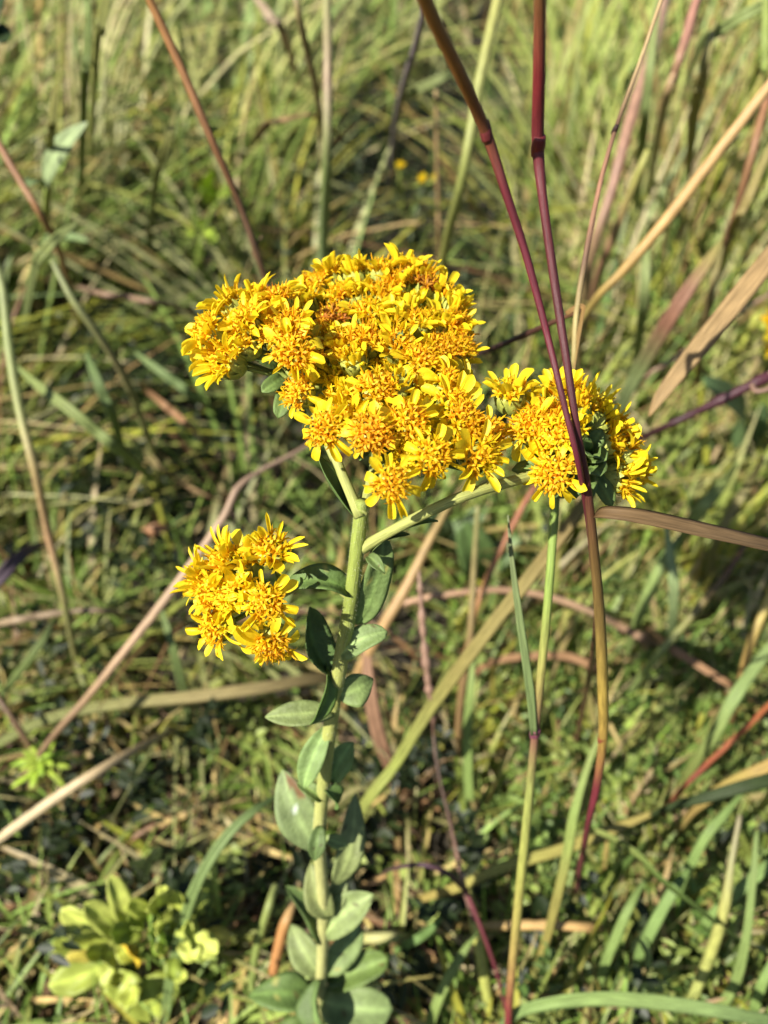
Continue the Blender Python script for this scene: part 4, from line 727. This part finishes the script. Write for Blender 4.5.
 ('grass_stalk', 'long green to tan stalk curving down the left edge', gs, T, [H(-12, 240, .21), H(2, 285, .20), H(9, 345, .19), H(20, 410, .175), H(36, 475, .155), H(50, 540, .13), H(66, 610, .09), H(82, 690, 0)], [9, 11, 12, 12, 11, 10, 9, 7], [(150, 164, 92), (156, 166, 96), (156, 170, 92), (164, 170, 92), (186, 160, 100), (200, 150, 110), (150, 150, 84), (150, 140, 80)]),
 ('green_grass_strand', 'sunlit green blade slanting down right across the dark grass at the left', gb, B, [H(15, 365, .15), H(40, 387, .15), H(68, 408, .148), H(95, 430, .14), H(125, 455, .12), H(165, 490, 0)], [4, 12, 14, 14, 12, 6], [(160, 180, 110), (170, 186, 120), (164, 184, 116), (150, 174, 100)]),
 ('olive_grass_stalk', 'olive stem slanting down right above the sunlit green blade at the left', gs, T, [H(52, 260, .2), H(73, 300, .185), H(95, 330, .17), H(118, 365, .15), H(136, 405, .12), H(152, 450, .07), H(165, 500, 0)], [7, 9, 10, 10, 9, 9, 7], [(140, 150, 90), (150, 156, 90), (150, 140, 90), (150, 156, 84), (160, 160, 90)]),
 ('green_grass_strand', 'short green blade in the dark grass midway between left edge and lower left cluster', gb, B, [H(86, 352, .14), H(94, 372, .138), H(104, 396, .13), H(114, 420, .11), H(128, 470, 0)], [4, 11, 13, 12, 6], [(140, 170, 96), (146, 172, 100), (130, 156, 84)]),
 ('dry_brown_stalk', 'brown stem lying nearly level in the shade left of the main cluster', ds, T, [H(70, 285, 0), H(95, 292, .13), H(130, 298, .135), H(165, 304, .13), H(200, 312, 0)], [5, 7, 8, 7, 5], [(150, 120, 96), (160, 124, 100), (120, 96, 70)]),
 ('green_grass_strand', 'grey-green blade sloping in the shade under the left side of the main cluster', gb, B, [H(135, 352, .12), H(152, 365, .12), H(175, 382, .115), H(196, 398, .1), H(225, 420, 0)], [4, 10, 12, 11, 5], [(140, 164, 110), (144, 170, 116), (130, 156, 100)]),
 ('dry_grass_strand', 'orange-tan dead blade in the shade below the left side of the main cluster', db_, B, [H(140, 385, 0), H(156, 398, .09), H(174, 413, .095), H(192, 428, .09), H(212, 445, 0)], [4, 8, 10, 9, 4], [(170, 116, 80), (200, 140, 104), (170, 116, 80)]),
 ('dry_grass_strand', 'tan dead blade with a green base slanting above the bent pinkish stem', db_, B, [H(140, 440, 0), H(155, 463, .08), H(175, 480, .085), H(196, 492, .085), H(218, 502, .07), H(240, 515, 0)], [5, 10, 12, 11, 8, 4], [(150, 160, 90), (196, 160, 110), (206, 166, 116), (190, 140, 96)]),
 ('purple_grass_strand', 'greyish purple blade at the left edge above the pale straw', gb, B, [H(-40, 608, .1), H(-5, 582, .11), H(14, 562, .11), H(34, 548, .09), H(60, 540, 0)], [10, 18, 16, 10, 5], [(120, 104, 116), (124, 106, 118), (110, 96, 96)]),
 ('thin_dry_stalk', 'beaded grey tan stem lying level near the left edge', ds, T, [H(-20, 628, 0), H(6, 622, .075), H(40, 616, .08), H(75, 611, .08), H(112, 612, .075), H(150, 625, 0)], [5, 9, 10, 7, 7, 4], [(170, 146, 110), (176, 150, 116), (140, 120, 90), (150, 120, 96)]),
 ('green_grass_strand', 'short sage blade leaning near the left edge under the beaded stem', gb, B, [H(52, 622, .09), H(43, 640, .09), H(24, 666, .08), H(4, 692, .06), H(-20, 730, 0)], [4, 9, 10, 9, 5], [(150, 170, 100), (146, 166, 100), (130, 150, 84)]),
 ('green_grass_strand', 'soft green blade leaning down left of the lower left cluster', gb, B, [H(158, 600, .11), H(168, 630, .105), H(176, 660, .09), H(184, 692, .06), H(192, 740, 0)], [4, 9, 11, 11, 6], [(146, 170, 110), (150, 174, 110), (136, 160, 92)]),
 ('brown_stalk', 'dark brown twig slanting at the left edge above the cream straw', 'twig', T, [H(-25, 670, .07), H(0, 700, .07), H(20, 730, .06), H(36, 756, .045), H(60, 800, 0)], [7, 8, 8, 8, 6], [(110, 80, 56), (120, 86, 60), (140, 120, 60)]),
 ('brown_stalk', 'reddish brown slanting stem at the left edge beside the broad pale leaf', 'plant stem', T, [H(-12, 115, .25), H(0, 145, .24), H(20, 180, .225), H(45, 222, .20), H(62, 260, .16), H(85, 350, 0)], [8, 9, 9, 9, 8, 6], [(150, 90, 66), (160, 96, 70), (176, 120, 76), (150, 110, 70)]),
 ('green_grass_strand', 'light green blade at the left edge below the broad pale leaf', gb, B, [H(78, 222, .21), H(62, 234, .21), H(46, 250, .2), H(34, 275, .17), H(22, 340, 0)], [4, 11, 14, 12, 6], [(170, 186, 120), (176, 190, 126), (150, 170, 100)]),
 ('yellow_grass_strand', 'upright yellowish blade in the top left corner', gb, B, [H(56, 85, .25), H(54, 105, .245), H(52, 128, .235), H(50, 150, .21), H(46, 260, 0)], [4, 9, 11, 9, 6], [(196, 190, 96), (190, 190, 96), (176, 176, 84)]),
 ('green_grass_strand', 'thin green upright blade left of the thin reddish brown stem at the top', gb, B, [H(90, 5, .27), H(88, 35, .265), H(86, 70, .25), H(84, 100, .22), H(80, 230, 0)], [4, 9, 10, 9, 6], [(156, 178, 90), (160, 180, 96), (146, 166, 84)]),
 ('yellow_grass_strand', 'yellow-green blade touching the top edge left of the thin reddish brown stem', gb, B, [H(114, -40, .29), H(106, 0, .28), H(100, 35, .265), H(95, 60, .24), H(88, 190, 0)], [5, 10, 11, 9, 6], [(190, 190, 96), (186, 190, 96), (170, 176, 84)]),
 ('yellow_grass_strand', 'mustard blade right beside the thin reddish brown stem', gb, B, [H(176, 110, .22), H(170, 132, .215), H(162, 160, .2), H(155, 190, .17), H(146, 270, 0)], [4, 9, 10, 8, 5], [(180, 176, 96), (176, 180, 96), (150, 166, 84)]),
 ('dry_grass_strand', 'short pale tan dead blade at the top, left of the soft green stalk', db_, B, [H(250, -8, .22), H(262, 6, .22), H(274, 22, .215), H(285, 38, .2), H(305, 100, 0)], [4, 9, 13, 10, 5], [(206, 176, 140), (214, 190, 156), (190, 160, 126)]),
 ('tan_grass_stalk', 'brownish stem just left of the soft green stalk at the top', gs, T, [H(292, -30, .27), H(298, 10, .26), H(308, 55, .24), H(317, 95, .215), H(328, 180, .1), H(334, 250, 0)], [7, 9, 9, 8, 7, 6], [(150, 140, 84), (160, 136, 84), (150, 120, 76)]),
 ('dry_grass_strand', 'orange-tan arched dead blade touching the soft green stalk', db_, B, [H(245, 155, 0), H(262, 130, .18), H(280, 119, .19), H(300, 115, .19), H(320, 118, .185), H(345, 140, 0)], [5, 9, 12, 12, 9, 4], [(150, 130, 84), (196, 150, 104), (206, 156, 112), (176, 136, 96)]),
 ('grey_stalk', 'greyish purple slanting stem left of the maroon stem at the top', 'plant stem', T, [H(432, -25, .27), H(425, 8, .26), H(416, 45, .24), H(405, 82, .215), H(395, 130, .15), H(385, 230, 0)], [6, 8, 9, 9, 8, 6], [(140, 126, 130), (146, 130, 134), (130, 120, 116)]),
 ('pale_grass_strand', 'pale grey-green blade slanting level behind the maroon stem', gb, B, [H(462, 68, .21), H(442, 78, .21), H(418, 90, .2), H(398, 104, .18), H(380, 160, 0)], [4, 10, 12, 10, 5], [(160, 176, 120), (170, 184, 130), (150, 166, 110)]),
 ('thin_dry_stalk', 'thin tan upright stem above the top right of the main cluster', ds, T, [H(436, 90, .2), H(437, 150, .17), H(438, 200, .14), H(439, 245, .11), H(442, 330, 0)], [4, 5, 5, 5, 4], [(190, 156, 104), (186, 150, 100), (180, 140, 90)]),
]
for (nm, lb, ct, kd, pts, wp, cl) in BGL:
    ob = stalk(nm, lb, ct, pts, [a * .82 * (.65 if nm in ('purple_stalk', 'red_grass_strand') else 1) for a in wp], cl, kind=kd, fold=random.uniform(.2, .5), twist=random.uniform(-.35, .35), lump=.12 if 'bead' in lb else 0, k=.52, hint=None)
    if nm == 'purple_stalk':
        stalk('side_branch', '', '', [H(464, 888, .07), H(448, 874, .085), H(425, 865, .09), H(395, 868, .08), H(378, 876, .06)], [7, 6, 5, 4, 2], [(120, 84, 100), (90, 60, 74), (100, 70, 70)], parent=ob, k=.45)
        stalk('side_branch', '', '', [H(466, 890, .07), H(482, 930, .06), H(496, 970, .045), H(506, 1010, .03)], [5, 5, 4, 4], [(130, 60, 66), (120, 50, 60)], parent=ob, k=.45)

# ---- leafy things
def leafy(name, label, cat, base, leaves, stem_pts=None, stem_w=.0012, stem_col=(170, 190, 90), m=M_HERB, buds=(), k=.62):
    o = bpy.data.objects.new(name, None); COL.objects.link(o); o.location = base; o.empty_display_size = .02; tag(o, label, cat, None, 'thing')
    if stem_pts:
        mb = MB(); sweep(mb, stem_pts, [stem_w] * len(stem_pts), [L(*stem_col, k)] * len(stem_pts), sides=8); link('stem', mb.mesh('stem', M_STEM, base), o)
    for (b, t, wpx, nr, cl, op) in leaves:
        mb = MB(); op = dict(op); op.setdefault('curl', random.uniform(-.1, .25)); op.setdefault('wav', .15); leaf(mb, b, t, wpx * depth_of(Vector(t)) / F, nr, L(*cl, k), **op); link('leaf', mb.mesh('leaf', m, base), o)
    for (p, r, cl) in buds:
        mb = MB(); rr = r * depth_of(p) / F; sweep(mb, [p - Vector((0, 0, rr)), p - Vector((0, 0, rr * .6)), p, p + Vector((0, 0, rr * .7)), p + Vector((0, 0, rr))], [rr * .3, rr * .85, rr, rr * .6, rr * .1], [L(*cl, k)] * 5, sides=10, seg=12); link('bud', mb.mesh('bud', m, base), o)
    return o
LIM = (204, 214, 106); LIM2 = (188, 200, 88); LIM3 = (172, 186, 80)
sb = H(140, 975, 0); hub = H(140, 950, .035); hub2 = H(170, 925, .055)
SMALL = []
for i in range(48):
    q = random.random() ** .6; c_ = hub if i % 2 else hub2; a = random.uniform(0, 6.28); tp_ = c_ + Vector((math.cos(a) * .033 * q, math.sin(a) * .024 * q, random.uniform(-.012, .026)))
    SMALL.append((c_.lerp(tp_, .3), tp_, random.uniform(14, 30), Vector((random.uniform(-.6, .6), random.uniform(-.9, .2), 1)), random.choice([(204, 214, 106), (188, 200, 88), (176, 190, 84), (150, 168, 66), (214, 200, 90)]), dict(fold=random.uniform(.3, .9), arch=random.uniform(.05, .25), curl=random.uniform(-.2, .5), n=9, m=6)))
up_ = Vector((0, -.3, 1))
leafy('seedling_plant', 'leafy yellow-green plant with rolled leaves and one yellow leaf at the bottom left', 'plant', sb, [(Vector(b_).lerp(Vector(t_), .42), t_, w_ * .95, Vector(n_) + Vector((random.uniform(-.5, .5), 0, random.uniform(-.2, .4))), c_, dict(o_, fold=o_.get('fold', .3) * .5, rnd=True, curl=random.uniform(-.45, .1), arch=random.uniform(-.06, .1), wav=.3)) for (b_, t_, w_, n_, c_, o_) in [
    (hub, H(62, 905, .065), 34, up_, LIM, dict(fold=.8, arch=.15)), (hub, H(68, 930, .05), 30, up_ - X_ * .3, LIM2, dict(fold=.6, arch=.1)), (hub, H(52, 945, .045), 30, up_, LIM3, dict(fold=.4)),
    (hub, H(84, 902, .075), 30, B_ + X_ * .3, LIM, dict(fold=.7)), (hub, H(112, 880, .085), 26, B_ + X_ * .4, LIM, dict(fold=.8)), (hub, H(98, 958, .05), 30, up_, LIM, dict(fold=.5, arch=.15)),
    (hub, H(60, 985, .02), 36, up_, LIM3, dict(fold=.2)), (hub, H(122, 962, .055), 34, B_ + up_, (226, 196, 60), dict(fold=.25, arch=.1)), (hub, H(155, 1012, .01), 64, up_, LIM3, dict(fold=.2, arch=.08)), (hub, H(118, 1002, .02), 44, up_, LIM3, dict(fold=.3)),
    (hub2, H(145, 883, .09), 36, B_ + X_ * .2, LIM, dict(fold=.3, arch=.1)), (hub2, H(128, 892, .085), 24, B_, LIM2, dict(fold=.6)), (hub2, H(150, 930, .06), 60, up_, (120, 150, 40), dict(fold=.1)), (hub2, H(162, 945, .05), 40, up_, (110, 140, 40), dict(fold=.1)),
    (hub2, H(184, 885, .08), 22, up_, LIM2, dict(fold=.5)), (hub2, H(222, 955, .06), 28, up_, LIM, dict(fold=.5, arch=.2)), (hub2, H(200, 962, .055), 26, up_, LIM, dict(fold=.6, arch=.2)), (hub2, H(192, 930, .065), 22, up_, LIM2, dict(fold=.5))] + SMALL],
    [sb, hub, hub2], k=.7)
# feathery sprout
sb = H(34, 800, 0); tp = H(40, 758, .05); lv = []
for i in range(22):
    a = i * 2.4; q = .3 + .7 * i / 22; lv.append((tp + Vector((0, 0, -.012 * q)), tp + Vector((math.cos(a) * .020 * q + random.uniform(-.002, .002), math.sin(a) * .018 * q, .012 - .022 * q)), 7, Vector((0, 0, 1)), random.choice([(176, 206, 70), (160, 194, 70), (190, 212, 84)]), dict(n=6, m=4, arch=.15, fold=.2)))
leafy('feathery_sprout', 'small bright green feathery sprout near the left edge above the cream straw', 'plant', sb, lv, [sb, tp])
# lime shoots at the top left
sb = H(214, 250, 0); t1 = H(215, 205, .10); t2 = H(204, 230, .08)
leafy('lime_shoot', 'small lime green leafy shoot left of the thin reddish brown stem', 'plant', sb, [(t1, H(214, 172, .13), 22, B_ + Z_, (200, 220, 90), {}), (t1, H(228, 190, .12), 16, B_ + Z_, (186, 210, 80), {}), (t1, H(200, 195, .12), 14, B_ + Z_, (176, 206, 80), {}),
    (t2, H(194, 214, .10), 16, B_ + Z_, (190, 214, 84), {}), (t2, H(212, 236, .09), 16, B_ + Z_, (180, 206, 80), {}), (t2, H(190, 234, .09), 14, B_ + Z_, (176, 200, 76), {})], [sb, t2, t1])
sb = H(40, 330, 0); t1 = H(46, 188, .19)
leafy('broad_leaf_plant', 'broad pale green pointed leaf standing out near the left edge at the top', 'plant', sb, [(t1, H(88, 122, .225), 28, B_, (176, 196, 140), dict(fold=.15, rnd=False, curl=0, wav=.06)), (t1, H(22, 185, .2), 16, Z_ + B_, (160, 184, 120), {}), (H(42, 250, .11), H(70, 225, .14), 14, Z_ + B_, (150, 176, 110), {})], [sb, H(42, 250, .11), t1], k=.52)
sb = H(-10, 190, 0); t1 = H(-6, 40, .29)
leafy('dark_leaf_plant', 'dark green leaf in the very top left corner', 'plant', sb, [(t1, H(6, -20, .33), 26, B_ + Z_ * .3 - X_ * .5, (70, 96, 50), dict(fold=.3)), (t1, H(12, 34, .29), 24, B_ - X_ * .5, (66, 90, 46), {})], [sb, H(-9, 110, .14), t1], k=.4)
sb = H(146, 545, 0)
leafy('leaf_scrap', 'small curled orange dead leaf in the grass left of the lower left cluster', 'dead leaf', sb, [(H(140, 537, .05), H(166, 526, .06), 13, B_ + Z_, (206, 150, 100), dict(fold=.5, wav=.3))], None, k=.42)
sb = H(536, 760, 0)
leafy('leaf_scrap', 'small cream dead leaf lying right of the slender green stem', 'dead leaf', H(545, 905, 0), [(H(533, 900, .01), H(556, 908, .012), 16, Z_ + B_ * .5, (226, 200, 176), dict(fold=.4, wav=.3))], None, k=.55)
# broad green leaves under the right branch
for (b, t, wpx, lb, cl) in [((478, 592, 0), (470, 532, .08), 44, 'broad green leaf in the shade below the branch of the right cluster', (120, 150, 84)), ((440, 560, 0), (432, 505, .09), 34, 'rounded grey-green leaf just right of the goldenrod stem top', (140, 166, 110)),
                            ((735, 470, 0), (700, 380, .13), 36, 'broad bluish green leaf behind the broad hanging straw blade', (120, 150, 96))]:
    bb = H(*b); tt = H(*t)
    leafy('broad_leaf_plant', lb, 'plant', bb, [(bb.lerp(tt, .35), tt, wpx, B_ + Z_ * .4, cl, dict(fold=.15)), (bb.lerp(tt, .3), bb.lerp(tt, .6) + Vector((.03, .01, .01)), wpx * .7, B_ + Z_, cl, dict(fold=.2))], [bb, bb.lerp(tt, .36)], k=.45)

# ---- yellow flowers farther off
def far_flower(label, x, y, h, spots, s):
    g0 = H(x, y + 90, 0); o = bpy.data.objects.new('yellow_wildflower', None); COL.objects.link(o); o.location = g0; tag(o, label, 'wildflower')
    top = H(x, y, h); mb = MB(); sweep(mb, [g0, g0.lerp(top, .5) + Vector((.004, 0, 0)), top - Vector((0, 0, .008))], [.0016, .0013, .001], [SG] * 3, sides=7)
    for (dx, dy, kd) in spots:
        p = H(x + dx, y + dy, h); b = put_head(o, p, Vector((random.uniform(-.4, .4), -.4, 1)), kd, s, g0); sweep(mb, [g0.lerp(top, .8), b], [.0008, .0007], [SG] * 2, sides=6, seg=4)
    link('stem', mb.mesh('stem', M_GSTEM, g0), o)
far_flower('small blurred yellow flowers far behind, above the right of the main cluster', 400, 165, .15, [(0, 0, 5), (22, 14, 5), (34, 12, 10)], .7)
far_flower('yellow flower at the right edge level with the main cluster', 770, 322, .14, [(0, 0, 4), (4, 12, 5), (2, 28, 4), (14, 8, 4)], 1.1)
